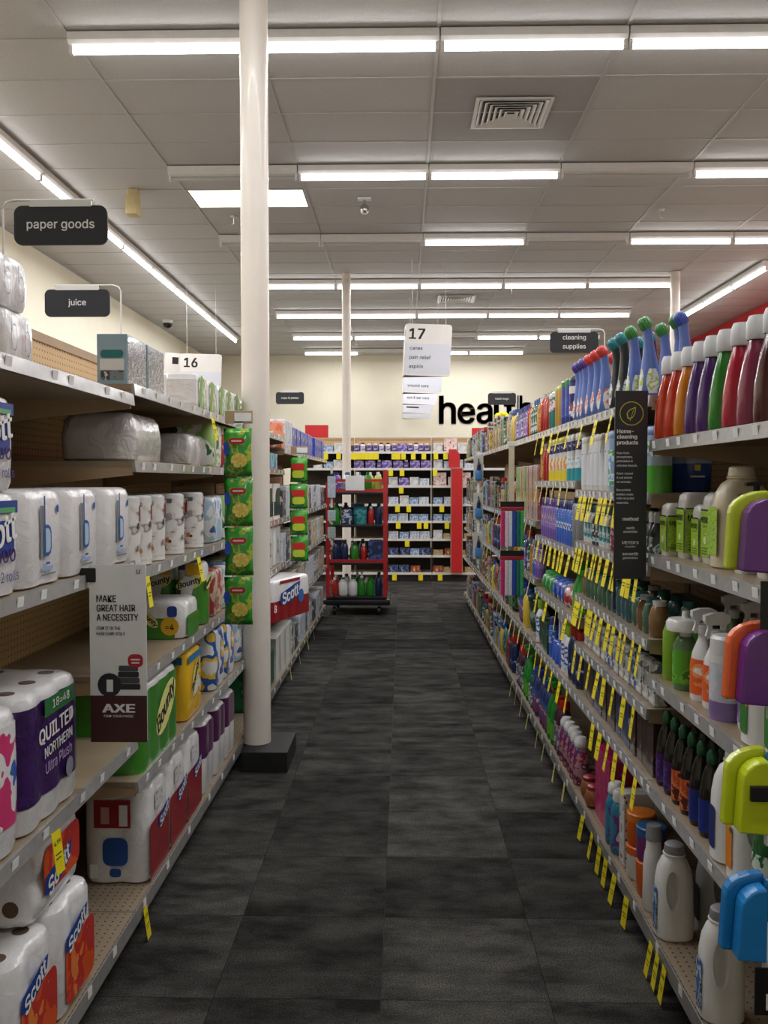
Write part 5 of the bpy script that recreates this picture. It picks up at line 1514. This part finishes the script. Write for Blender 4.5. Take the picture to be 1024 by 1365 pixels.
sr_, sb_, sg_ = swirl('red swirled round gel jar', (170, 40, 40), (206, 190, 186)), swirl('blue swirled round gel jar', (36, 56, 150), (80, 120, 210)), swirl('green swirled round gel jar', (40, 130, 60), (80, 170, 90))
gt = trigger('bright green spray bottle', liq((60, 160, 60)), pl((70, 170, 60)), (.02, .10, GL), .19)
line(1, [gt, gt, sr_, sr_, sb_, sb_, sb_, sg_, sg_, sg_, sg_], a, .935, W, gap=.01, inset=.02, d1=b)
W = 'on second lowest right shelf, third section'
rbk = bottle('cleaner_bottle', 'navy bottle with red cap', [(.036, 0), (.04, .008), (.04, .17), (.028, .21), (.02, .22)], pl((26, 34, 70)), [(.028, .22), (.03, .225), (.028, .265)], pl((170, 36, 30)), (.03, .15, PR('navyred', (30, 40, 80), [(60, 100, 170), (200, 204, 210)], 30, seed=46, cover=.4)))
wbl = bottle('cleaner_bottle', 'white and blue bottle with lime cap', [(.036, 0), (.04, .008), (.04, .16), (.028, .19), (.02, .2)], mw, [(.03, .2), (.032, .205), (.03, .25)], pl((150, 190, 50)), (.03, .15, PR('whblue', (200, 206, 216), [(50, 80, 160), (230, 232, 236)], 30, seed=47, cover=.5)))
brs = bottle('toilet_brush', 'blue and white toilet brush in holder', [(.04, 0), (.045, .006), (.04, .10), (.03, .11)], pl((40, 80, 170)), [(.01, .11), (.009, .22), (.014, .225), (.014, .27)], mw, cat='brush')
dgb = carton('bin_liner_box', 'dark green bin liner box', .10, .15, .17, PR('dgreen', (26, 60, 44), [(50, 100, 70), (180, 190, 180)], 16, seed=48, cover=.4), 'box')
line(1, [rbk, rbk, rbk, wbl, wbl, brs, brs, brs, ac, dgb, dgb, dgb], a, .595, W, gap=.012, inset=.02, d1=b)
W = 'on right base deck, third section'
wcap = bottle('cleaner_bottle', 'pink printed bottle with domed white cap', [(.034, 0), (.038, .008), (.038, .14), (.03, .17), (.02, .18)], PR('pinkprint', (190, 150, 160), [(170, 40, 70), (60, 50, 110), (220, 214, 216)], 26, seed=49, cover=.5), [(.03, .175), (.034, .18), (.034, .205), (.022, .225)], mw)
rdb = bottle('cleaner_bottle', 'dark plum bottle with red cap', [(.036, 0), (.04, .008), (.04, .19), (.028, .23), (.02, .24)], pl((70, 30, 50)), [(.028, .24), (.03, .245), (.026, .285)], pl((190, 36, 30)), (.03, .16, PR('plumlabel', (120, 90, 120), [(190, 180, 190), (70, 40, 70)], 26, seed=50)))
bgb = trigger('large green spray bottle with red trigger', liq((40, 150, 50)), pl((50, 160, 60)), (.03, .12, GL), .27, .05, .8, red_ink)
nvb = bottle('cleaner_bottle', 'navy bottle with blue cap', [(.036, 0), (.04, .008), (.04, .19), (.028, .23), (.02, .24)], pl((40, 56, 110)), [(.028, .24), (.03, .245), (.026, .28)], pl((40, 70, 150)), (.03, .16, PR('nvlabel', (60, 90, 160), [(170, 40, 50), (200, 206, 216)], 26, seed=51)))
line(1, [wcap] * 5 + [rdb, rdb, bgb, bgb, nvb, nvb, nvb, nvb], a, .14, W, gap=.012, inset=.012, d1=b)
# ---- fourth section
a, b = DB[3] + .02, DB[4] - .01
line(1, [ab, gnb, gnb, gnb, ab, rb, pb2, pb2, gnb, pb2, pb2, gnb, pb2, ab], a, 1.85, 'on topmost right shelf, fourth section', gap=.01, inset=.015, d1=b)
wood = carton('broom_pack', 'brown and lilac brush pack', .06, .09, .34, PR('woodpack', (170, 130, 90), [(196, 160, 120), (140, 150, 200), (120, 90, 60)], 12, (2, 2, .5), seed=52, cover=.5), 'pack', .008)
redp = carton('broom_pack', 'dark red brush pack', .06, .09, .33, PR('redpack', (110, 40, 34), [(150, 60, 50), (60, 26, 24)], 12, (2, 2, .6), seed=53, cover=.5), 'pack', .008)
grnp = carton('broom_pack', 'green mop refill pack', .06, .10, .34, PR('greenpack', (90, 130, 60), [(140, 170, 90), (200, 206, 190)], 12, (2, 2, .6), seed=54, cover=.5), 'pack', .008)
line(1, [redp, wood, wood, wood, wood, wood, grnp, wood, wood, grnp, grnp], a, 1.33, 'on second highest right shelf, fourth section', gap=.012, inset=.03, d1=b)
line(1, [apu, apu, ac, ab, ab, gnb, rbk, pb2, gnb, gnb, ab], a, .98, 'on middle right shelf, fourth section', gap=.012, inset=.02, d1=b)
bucket = bottle('bucket', 'dark green plastic bin', [(.075, 0), (.09, .19), (.096, .195), (.096, .21)], pl((24, 54, 40)), [(.097, .21), (.097, .225), (.05, .25)], pl((30, 60, 48)), (.06, .14, PR('binlabel', (60, 90, 80), [(150, 170, 160), (30, 50, 44)], 16, seed=55)), cat='bin')
ylw = bottle('cleaner_bottle', 'yellow bottle with blue cap', [(.036, 0), (.04, .008), (.04, .17), (.028, .2), (.02, .21)], pl((206, 180, 50)), [(.028, .21), (.03, .215), (.026, .25)], pl((50, 80, 150)))
line(1, [wbl, bucket, bucket, ylw, ylw, nvb, nvb, bucket], a, .60, 'on second lowest right shelf, fourth section', gap=.015, inset=.02, d1=b)
line(1, [nvb, nvb, gnb, gnb, bgb, bgb, gnb, rdb, rdb, gnb], a, .14, 'on right base deck, fourth section', gap=.015, inset=.012, d1=b)
# ---- farther right sections
fr_ = [grnp, redp, wood]
mix = [carton('cleaning_pack', n + ' cleaning pack', .07, w_, h, PR('mix_%d' % i, c, cs, 22, seed=60 + i, cover=.55), 'pack', .012) for i, (n, c, cs, h, w_) in enumerate((('dark brown', (90, 64, 50), [(150, 120, 90), (60, 30, 26), (206, 196, 180)], .27, .10), ('green and black', (40, 70, 50), [(90, 130, 70), (24, 26, 26), (190, 190, 170)], .24, .13), ('maroon', (110, 30, 36), [(150, 50, 50), (50, 20, 24), (190, 150, 120)], .20, .11), ('grey-blue', (70, 90, 120), [(150, 170, 190), (30, 40, 60)], .25, .09), ('mustard', (150, 120, 40), [(200, 170, 70), (70, 56, 30)], .17, .12), ('mottled cream', (170, 160, 140), [(110, 60, 50), (60, 70, 84), (206, 200, 186)], .28, .12)))]
bagp = [pouch('cleaning_bag', n + ' bag of sponges', .13, .24, .06, PR('bagmix_%d' % i, c, cs, 26, seed=80 + i, cover=.5), 'bag') for i, (n, c, cs) in enumerate((('teal', (30, 90, 96), [(120, 170, 170), (20, 50, 60)]), ('red', (130, 30, 30), [(190, 120, 90), (70, 20, 22)])))]
mix += bagp + [gnb, rbk, ylw]
for k in range(4, 8):
    for i, z in enumerate([.14] + RS3):
        lst = [mix[(k * 5 + i * 3 + j // 2 * 4 + R.choice((0, 0, 1))) % len(mix)] for j in range(12)]
        if k == 5 and i == 4:
            line(1, lst[:2], DB[k] + .02, z, 'at start of topmost shelf, far right section two', gap=.012, inset=.02)
        line(1, lst, DB[k] + (.55 if k == 5 and i == 4 else .02), z, 'on %s shelf, far right section %s' % (('base', 'second lowest', 'middle', 'second highest', 'topmost')[i], ('', 'one', 'two', 'three', 'four')[k - 3]), gap=.012, inset=.02, d1=DB[k + 1] - .01)
bkt = bottle('bucket', 'blue plastic bucket with white brush on base deck', [(.07, 0), (.085, .2), (.10, .205), (.10, .235)], pl((40, 96, 170)), None, None, cat='bucket')
bkt.part('brush_handle', G().tube([(.0, 0, .2), (.01, .0, .34), (.03, 0, .40), (.05, 0, .40)], .009).mk('brush_handle', mw, True), 0)

# ---- things hung at the shelf ends on the right
def strip_only(x, y, z0, z1, lab, w=.012, mat=None, arm=None):
    root = bpy.data.objects.new('clip_strip', None); put(root); root.location = (x, y, z0)
    child('strip', G().box(-w, w, -.001, .001, 0, z1 - z0).mk('strip', mat or m_wire), root)
    child('hook', G().box(-w - .006, w + .006, -.004, .004, z1 - z0 - .01, z1 - z0 + .02).mk('hook', m_wire), root)
    if arm: child('arm', G().box(min(0, arm - x), max(0, arm - x), -.003, .003, z1 - z0 + .0, z1 - z0 + .012).mk('arm', m_wire), root)
    tagit(root, lab, 'display strip')
# striped cloth packs
for i, zt in enumerate((1.44, 1.13)):
    root = bpy.data.objects.new('cloth_pack', None); put(root); root.location = (.692, 5.60, zt - .285)
    cc = [(190, 40, 100), (220, 200, 210), (206, 214, 226), (36, 70, 160), (30, 110, 100), (60, 160, 90)]
    for k, c in enumerate(cc):
        child('cloth', G().cbox(-.072 + k * .024, -.072 + (k + 1) * .024 - .001, -.02, .02, 0, .225, .006).mk('cloth', M('cloth_%d' % k, c, .85, var=.1, scale=60, bump=.3, bscale=80)), root)
    child('header_card', G().box(-.075, .075, -.004, .004, .237, .285).mk('header_card', m_black), root)
    child('red_band', G().cbox(-.073, .073, -.018, .018, .227, .25, .004).mk('red_band', M('red_card', (150, 30, 44), .5)), root)
    tagit(root, ('upper' if i == 0 else 'lower') + ' pack of striped coloured cloths hanging at right shelf edge', 'cloth pack', 'striped cloth packs')
strip_only(.69, 5.64, 1.12, 1.80, 'pale ruler-like hanging strip behind the striped cloths', .018, M('ruler_strip', (206, 200, 170), .5))
# blue scrub brushes on a strip
m_bl = pl((70, 130, 190))
for i, zt in enumerate((1.80, 1.45, 1.08)):
    root = bpy.data.objects.new('scrub_brush', None); put(root); root.location = (.705, 8.26, zt - .24)
    child('card', G().box(-.045, .045, .012, .0235, 0, .25).mk('card', M('clear_card', (190, 190, 180), .4)), root)
    child('brush_head', G().cbox(-.032, .032, -.02, .012, .02, .11, .012).mk('brush_head', m_bl, True), root)
    child('handle', G().tube([(0, -.004, .108), (.004, -.008, .16), (0, -.004, .215)], [.02, .016, .008]).mk('handle', pl((24, 40, 70)), True), root)
    tagit(root, ('topmost', 'middle', 'lowest')[i] + ' blue scrub brush on a hanging card, far right shelf edge', 'brush', 'blue scrub brushes')
strip_only(.705, 8.285, .80, 1.82, 'hanging strip carrying blue scrub brushes', arm=.7895)
# bright two-colour brushes at the right picture edge
def edge_brush(zb, c1, c2, c3, lab, bristle=False, handle=None):
    root = bpy.data.objects.new('cleaning_brush', None); put(root); root.location = (.675, 1.66, zb)
    def shell(x0, x1, y0, y1, h, c, nm):
        w_ = x1 - x0
        pts = [(x0 - .006, .004), (x1, 0), (x1, h)] + [(x0 + w_ * .92 * (1 - math.sin(t * PI / 10)), h * .72 + h * .28 * math.cos(t * PI / 10)) for t in range(0, 6)]
        g = G().prism(pts, y0, y1)
        me = g.mk(nm, pl(c, .25, .5))
        o = child(nm, me, root)
        bv = o.modifiers.new('round', 'BEVEL'); bv.width = .008; bv.segments = 3; bv.limit_method = 'ANGLE'
        return o
    shell(-.063, .010, .004, .03, .152, c1, 'outer_shell')
    shell(-.046, .002, -.034, .003, .138, c2, 'front_shell')
    child('rear_shell', G().cbox(.004, .062, -.016, .003, .066, .150, .01).mk('rear_shell', pl(c3, .25, .5), True), root)
    child('grip', G().cbox(.006, .055, -.012, .003, -.03, .065, .004).mk('grip', mw), root)
    if bristle: child('bristle_strip', G().cbox(-.035, .07, -.042, -.030, .066, .094, .002).mk('bristle_strip', m_black), root)
    if handle: child('handle', G().tube([(.02, 0, .13), (.022, 0, .20), (.03, 0, .235)], .009).mk('handle', pl(handle), True), root)
    tagit(root, lab, 'brush', 'bright two-tone brushes')
edge_brush(1.40, (190, 206, 30), (100, 30, 130), (20, 106, 160), 'lime, purple and blue brush hanging at right picture edge, topmost', handle=(190, 206, 30))
edge_brush(1.155, (236, 100, 40), (100, 30, 130), (20, 106, 160), 'orange, purple and blue brush hanging at right picture edge')
edge_brush(.915, (196, 212, 30), (190, 206, 30), (20, 106, 160), 'lime and blue brush with black strip hanging at right picture edge', True)
edge_brush(.675, (24, 120, 190), (30, 126, 196), (20, 106, 160), 'all-blue brush hanging at right picture edge')
edge_brush(.50, (226, 226, 224), (220, 222, 222), (214, 214, 212), 'white brush with black strip at lower right picture corner', True) if False else None
strip_only(.73, 1.685, .60, 1.66, 'hanging strip carrying bright brushes at right picture edge', .01, m_black)
for i, z in enumerate((1.30, .585)):
    root = bpy.data.objects.new('product_card', None); put(root); root.location = (.70, 1.615, z)
    child('card', G().box(-.05, .05, -.002, .002, 0, .088).mk('card', m_black), root)
    child('barcode', G().box(-.03, -.008, -.003, -.0022, .01, .04).mk('barcode', m_paper), root)
    child('barcode', G().box(.015, .04, -.003, -.0022, .01, .04).mk('barcode', m_paper), root)
    child('red_hook', G().lathe([(.008, -.016), (.009, -.008), (.004, .0)], 12, c=(-.012, 0)).mk('red_hook', pl((190, 40, 30)), True), root)
    tagit(root, ('black product card with barcodes below topmost right-edge brush', 'black product card with barcodes below the all-blue brush')[i], 'card')

# ---- charcoal home-cleaning sign on the shelf end
root = bpy.data.objects.new('shelf_sign', None); put(root); root.location = (.737, 2.88, 1.252)
W2, H2 = .104, .608
bd = child('board', G().prism([(a, b + H2 / 2) for a, b in rrect(W2, H2, .003, 3)], -.002, .002).mk('board', m_sign), root)
mgr = ink((176, 186, 60)); mlg = ink((190, 190, 190))
def ring_me(r0, r1, cz, n=36):
    v = [(r * math.cos(2 * PI * k / n), -.0026, cz + r * math.sin(2 * PI * k / n)) for r in (r0, r1) for k in range(n)]
    return mesh('ring', v, [(k, (k + 1) % n, n + (k + 1) % n, n + k) for k in range(n)], mgr)
child('emblem_ring', ring_me(.036, .0385, .535), bd)
leaf = [(-.013, -.016), (-.016, .0), (-.008, .012), (.014, .022), (.012, .0), (.004, -.014), (-.006, -.018)]
leafi = [(a * .78, b * .78) for a, b in leaf]
n = len(leaf)
child('emblem_leaf', mesh('leaf', [(a, -.0026, .535 + b) for a, b in leaf + leafi], [(k, (k + 1) % n, n + (k + 1) % n, n + k) for k in range(n)], mgr), bd)
child('emblem_vein', mesh('vein', [(-.006, -.0026, .512), (-.004, -.0026, .512), (.007, -.0026, .545), (.005, -.0026, .545)], [(0, 1, 2, 3)], mgr), bd)
def st(t, x, z, h, mat, bold=0.0, w=None):
    v, f, tw_, th_ = text_geo(t, bold)
    k = h
    kx = (w / tw_) if w else k
    child('lettering', mesh('lettering', [(x + (a + tw_ / 2) * kx if not w else x + a * kx + w / 2, -.0028, z + b * k) for a, b in v], f, mat), bd)
for t, z in (('Home-', .478), ('cleaning', .459), ('products', .440)): st(t, -.046, z, .0235, m_inkw, .03)
for i, t in enumerate(('Free from', 'phosphates,', 'phthalates &', 'chlorine bleach.')): st(t, -.046, .408 - i * .0135, .0128, m_inkw, .012)
for i, t in enumerate(('Plant-based', '& not tested', 'on animals.')): st(t, -.046, .342 - i * .0135, .0128, m_inkw, .012)
for i, t in enumerate(('Recyclable', 'bottles made', 'with recycled', 'materials.')): st(t, -.046, .288 - i * .0135, .0128, m_inkw, .012)
for t, z, h, b_ in (('method', .195, .021, .03), ('earth', .166, .016, .015), ('essentials', .154, .014, .015), ("MEYER'S", .118, .018, .02), ('CLEAN DAY', .105, .009, .01), ('seventh', .082, .02, .01), ('generation', .068, .014, .01)):
    v, f, tw_, th_ = text_geo(t, b_)
    k = min(h, .084 / tw_)
    child('lettering', mesh('lettering', [(a * k, -.0028, z + b * k) for a, b in v], f, m_inkw), bd)
child('post', G().box(-.052, -.044, .003, .008, -.10, .55).mk('post', m_black), root)
tagit(root, 'charcoal Home-cleaning products sign with leaf emblem at right shelves', 'sign')
bkt.inst((.905, 8.84, .14), PI) if False else None
# ================================================================ BACK SHELVES AND CART
zs = [.14, .41, .67, .95, 1.21, 1.50, 1.77, 2.03]
vio = bottle('vitamin_bottle', 'violet medicine bottle', [(.034, 0), (.037, .005), (.037, .085), (.026, .1)], pl((70, 50, 130)), [(.027, .1), (.028, .125)], mw, (.02, .08, PR('viol', (80, 56, 140), [(190, 180, 214), (50, 36, 90)], 40, seed=70)))
vio2 = bottle('vitamin_bottle', 'white medicine bottle with violet label', [(.034, 0), (.037, .005), (.037, .095), (.026, .11)], mw, [(.027, .11), (.028, .135)], pl((60, 44, 110)), (.015, .085, PR('viol2', (120, 100, 170), [(210, 206, 220), (60, 40, 100)], 40, seed=71)))
mbx = lambda n, c, cs, w, h, i: carton('medicine_box', n + ' medicine box', .10, w, h, PR('med_%d' % i, c, cs, 26, seed=72 + i, cover=.5), 'box', .002)
vbx = mbx('violet', (96, 76, 150), [(150, 130, 190), (210, 206, 224)], .15, .12, 0)
bbx = mbx('light blue', (120, 150, 190), [(190, 206, 222), (70, 100, 160)], .14, .10, 1)
wbx2 = mbx('white and blue', (206, 210, 214), [(150, 170, 200), (226, 228, 230)], .15, .11, 2)
wbx3 = mbx('white', (216, 216, 214), [(180, 184, 190), (226, 226, 226)], .14, .13, 3)
nbx = mbx('navy', (50, 60, 100), [(90, 110, 150), (160, 170, 190)], .15, .11, 4)
rbx = mbx('red and brown', (150, 60, 44), [(180, 120, 80), (206, 190, 160)], .15, .10, 5)
pbx = mbx('tall white and pink', (222, 216, 214), [(226, 180, 170), (206, 60, 60)], .20, .20, 6)
tbx = mbx('tan', (176, 150, 110), [(200, 180, 140), (120, 60, 40)], .15, .08, 7)
def backrow(x0, x1, z, prot, where):
    x = x0; i = 0
    while True:
        q = prot[i % len(prot)]; i += 1
        if x + q.w > x1: break
        q.inst((x + q.w / 2, BGY + .03 + q.d / 2 + R.uniform(0, .02), z), -PI / 2, where, order='left')
        x += q.w + R.uniform(.006, .03)
lv = ['lowest', 'second lowest', 'third lowest', 'fourth lowest', 'fourth highest', 'third highest', 'second highest', 'topmost']
mid = [[nbx, nbx, rbx, nbx], [nbx, nbx, bbx, nbx], [wbx2, bbx, wbx2], [bbx, wbx2, bbx, bbx], [wbx2, wbx3, bbx], [wbx3, vbx, wbx3, wbx2], [vbx, vbx, vio], [vio, vio2, vio, vio, vio2, vio2, vio, vbx]]
rgt = [[rbx, tbx], [tbx, rbx], [wbx3, tbx], [bbx, bbx], [bbx, wbx2], [pbx, wbx3], [wbx3, wbx2], [wbx3, pbx]]
for i, z in enumerate(zs):
    lst = mid[i]
    backrow(-.76 if i > 5 else -.22, .44, z, lst, 'on %s back shelf' % lv[i])
    backrow(.48, 1.35, z, rgt[i], 'on %s back shelf, right unit' % lv[i])
    if i > 5: backrow(-1.4, -.80, z, [wbx3, bbx], 'on %s back shelf, left unit' % lv[i])

# ---- red stock cart
CX, CY = -.54, 10.62
root = bpy.data.objects.new('stock_cart', None); put(root); root.location = (CX, CY, 0)
m_cr = M('cart_red', (176, 26, 34), .4, coat=.3, var=.05)
HX, HY = .335, .33
for sx in (-1, 1):
    for sy in (-1, 1):
        child('post', G().cbox(sx * HX - .022, sx * HX + .022, sy * HY - .022, sy * HY + .022, .21, 1.70 if sx > 0 else 1.55, .006).mk('post', m_cr), root)
SH = [.22, .62, 1.06, 1.44]
for i, z in enumerate(SH):
    sh = child('shelf', G().cbox(-HX - .02, HX + .02, -HY - .02, HY + .02, z - .03, z, .006).mk('shelf', m_black), root)
    if i in (1, 3):
        for sy in (-1, 1): child('rail', G().box(-HX + .023, HX - .023, sy * (HY + .0) - .012, sy * HY + .012, z - .03 + .031, z + .035).mk('rail', m_cr), sh)
    if i == 3:
        for sy in (-1, 1): child('rail', G().box(-HX + .023, HX - .023, sy * HY - .010, sy * HY + .010, z + .12, z + .15).mk('rail', m_cr), sh)
        for sx in (-1, 1): child('rail', G().box(sx * HX - .01, sx * HX + .01, -HY + .023, HY - .023, z + .12, z + .15).mk('rail', m_cr), sh)
    if i < 3:
        for sx in (-1, 1): child('rail', G().box(sx * HX - .01, sx * HX + .01, -HY + .023, HY - .023, z + .10, z + .13).mk('rail', m_cr), sh)
child('base_bumper', G().cbox(-HX - .06, HX + .06, -HY - .05, HY + .05, .12, .188, .02).mk('base_bumper', m_black, True), root)
for sx in (-1, 1):
    for sy in (-1, 1):
        cs = child('caster', G().lathe([(.022, .0), (.045, .004), (.05, .02), (.045, .036), (.022, .04)], 20, mtx=Matrix.Translation((sx * .26 - .02, sy * .30, .05)) @ Matrix.Rotation(PI / 2, 4, 'Y')).mk('caster', m_black, True), root)
        child('fork', G().box(sx * .26 - .028, sx * .26 + .028, sy * .30 - .02, sy * .30 + .02, .1005, .119).mk('fork', m_chrome), cs)
tagit(root, 'red framed stock cart on casters loaded with cleaners, in the aisle', 'cart')
tagit(put(bpy.data.objects.new('paper_sheet', G().box(CX - .125, CX + .095, CY - HY - .024, CY - HY - .022, 1.46, 1.63).mk('paper_sheet', m_paper))), 'blank white sheet of paper hung on the red cart', 'paper')
def cart(q, x, y, z, where): q.inst((CX + x, CY + y, z), -PI / 2, where, order='left')
pbt = bottle('soap_bottle', 'violet bottle', [(.05, 0), (.054, .01), (.054, .14), (.036, .19), (.02, .2)], pl((90, 50, 150)), [(.022, .2), (.022, .23)], pl((60, 30, 110)), (.03, .12, PR('vl', (130, 90, 180), [(226, 226, 232), (70, 40, 130)], 30, seed=90)))
wbt = bottle('soap_bottle', 'white and blue bottle', [(.05, 0), (.054, .01), (.054, .14), (.036, .19), (.02, .2)], mw, [(.022, .2), (.022, .23)], pl((60, 110, 190)), (.03, .12, PR('wb', (190, 206, 226), [(60, 110, 180), (220, 210, 120)], 30, seed=91)))
grb = bottle('soap_bottle', 'green bottle', [(.045, 0), (.05, .01), (.05, .14), (.034, .19), (.018, .2)], liq((50, 150, 50)), [(.02, .2), (.02, .235)], pl((30, 90, 40)))
rdt = bottle('soap_bottle', 'red bottle', [(.035, 0), (.038, .01), (.038, .13), (.026, .17), (.016, .18)], pl((170, 36, 30)), [(.018, .18), (.018, .21)], mw)
tub1 = tub('navy and white tub', .068, .20, PR('navt', (60, 76, 120), [(206, 212, 222), (40, 50, 90)], 12, (1, 1, 2), seed=92), m_black)
tub2 = tub('teal tub', .078, .20, PR('tealt', (40, 130, 140), [(90, 170, 176), (30, 96, 110)], 12, (1, 1, 2), seed=93), pl((30, 100, 100)))
dbt = bottle('soap_bottle', 'dark blue bottle', [(.04, 0), (.044, .01), (.044, .17), (.03, .21), (.018, .22)], pl((26, 44, 80)), [(.02, .22), (.02, .25)], m_black)
dbox = carton('cleaner_box', 'navy box', .16, .16, .24, PR('navb', (34, 44, 84), [(60, 90, 150), (24, 30, 60)], 12, seed=94))
lean = bottle('soap_bottle', 'squat white jug', [(.05, 0), (.055, .01), (.055, .14), (.03, .18), (.02, .19)], mw, [(.022, .19), (.022, .21)], pl((60, 130, 60)))
trg = trigger('green spray bottle', liq((50, 150, 50)), mw, None, .2, .046, .9)
ylb = bottle('soap_bottle', 'yellow-green bottle', [(.045, 0), (.05, .01), (.05, .15), (.034, .19), (.018, .2)], pl((170, 180, 70)), [(.02, .2), (.02, .235)], mw)
def cartrow(lst, yy, z, where):
    tot = sum(q.w for q in lst); gap = (.60 - tot) / max(1, len(lst) - 1)
    x = -.30
    for q in lst:
        cart(q, x + q.w / 2, yy, z, where); x += q.w + gap
cartrow([pbt, wbt, ylb, grb, ylb], -.22, 1.44, 'on top of the red cart')
cartrow([pbt, grb, wbt, ylb, rdt], .0, 1.44, 'in back on top of the red cart')
cartrow([grb, tub1, tub2, rdt, dbt], -.21, 1.06, 'on middle cart shelf')
cartrow([dbt, dbt, dbox, dbt, dbt], .04, 1.06, 'in back on middle cart shelf')
cartrow([dbt, dbt, grb, rdt, dbox], -.20, .62, 'on lower cart shelf')
cartrow([dbox, rdt, dbt, dbox], .04, .62, 'in back on lower cart shelf')
cartrow([rdt, lean, lean, trg, grb, dbt], -.2, .22, 'on bottom cart shelf')
cartrow([rdt, wbt, trg, lean, dbt], .02, .22, 'in back on bottom cart shelf')
# ---- hanging cards at the far left shelf end
strip_only(-.80, 9.95, .85, 1.72, 'hanging strip with clear packs beside the red cart')
for i, z in enumerate((1.38, 1.12, .92)):
    root = bpy.data.objects.new('hanging_pack', None); put(root); root.location = (-.80, 9.93, z)
    child('clear_pack', G().cbox(-.045, .045, -.014, .012, 0, (.24, .12, .13)[i], .008).mk('clear_pack', M('pale_pack%d' % i, ((190, 200, 214), (170, 190, 190), (160, 170, 166))[i], .2, coat=.6, var=.2, scale=40)), root)
    child('header', G().box(-.03, .03, -.002, .002, (.24, .12, .13)[i], (.24, .12, .13)[i] + .03).mk('header', pl((24, 60, 40))), root)
    tagit(root, ('topmost long pale', 'middle pale', 'lowest pale')[i] + ' clear pack hanging left of the red cart', 'hanging pack')
# artificial flower on top of the right shelves
root = bpy.data.objects.new('flower_brush', None); put(root); root.location = (.90, 8.14, 1.85)
child('stem', G().tube([(0, 0, 0), (.0, 0, .12), (.01, 0, .27)], .006).mk('stem', pl((120, 110, 90)), True), root)
child('holder', G().lathe([(.045, 0), (.05, .005), (.05, .15)], 16).mk('holder', pl((110, 90, 80)), True), root)
my = M('flower_yellow', (226, 214, 40), .6, var=.1)
for k in range(7):
    a = 2 * PI * k / 7
    child('petal', G().lathe([(.006, -.03), (.03, -.012), (.034, .008), (.012, .03)], 10, mtx=Matrix.Translation((.01 + .042 * math.cos(a), .02 * math.sin(a), .30 + .026 * math.sin(a)))).mk('petal', my, True), root)
tagit(root, 'yellow flower-shaped brush standing on topmost right shelf', 'brush')
# ================================================================ labels: single out look-alikes
def finish():
    bpy.context.view_layer.update()
    by = {}
    for o, lab, order in ALL:
        by.setdefault(lab, []).append((o, order))
    num = ['zero', 'one', 'two', 'three', 'four', 'five', 'six', 'seven', 'eight', 'nine', 'ten', 'eleven', 'twelve']
    for lab, lst in by.items():
        if len(lst) < 2: continue
        n = len(lst)
        order = lst[0][1]
        cnt = num[n] if n < 13 else str(n)
        if order == 'left':
            lst.sort(key=lambda q: q[0].matrix_world.translation.x)
        else:
            lst.sort(key=lambda q: (Vector((q[0].matrix_world.translation.x, q[0].matrix_world.translation.y, 0))).length)
        for i, (o, _) in enumerate(lst):
            if order == 'left':
                w = 'leftmost' if i == 0 else 'rightmost' if i == n - 1 else nth[i] + ' from left' if i < 20 else str(i + 1) + 'th from left'
            else:
                w = 'nearest' if i == 0 else 'farthest' if i == n - 1 else nth[i] + ' nearest' if i < 20 else str(i + 1) + 'th nearest'
            full = lab + ', ' + w + ' of ' + cnt
            if len(full.split()) > 16: full = lab + ', ' + w
            if len(full.split()) > 16: print('LONG', full)
            o['label'] = full
            if 'group' not in o: o['group'] = lab
finish()
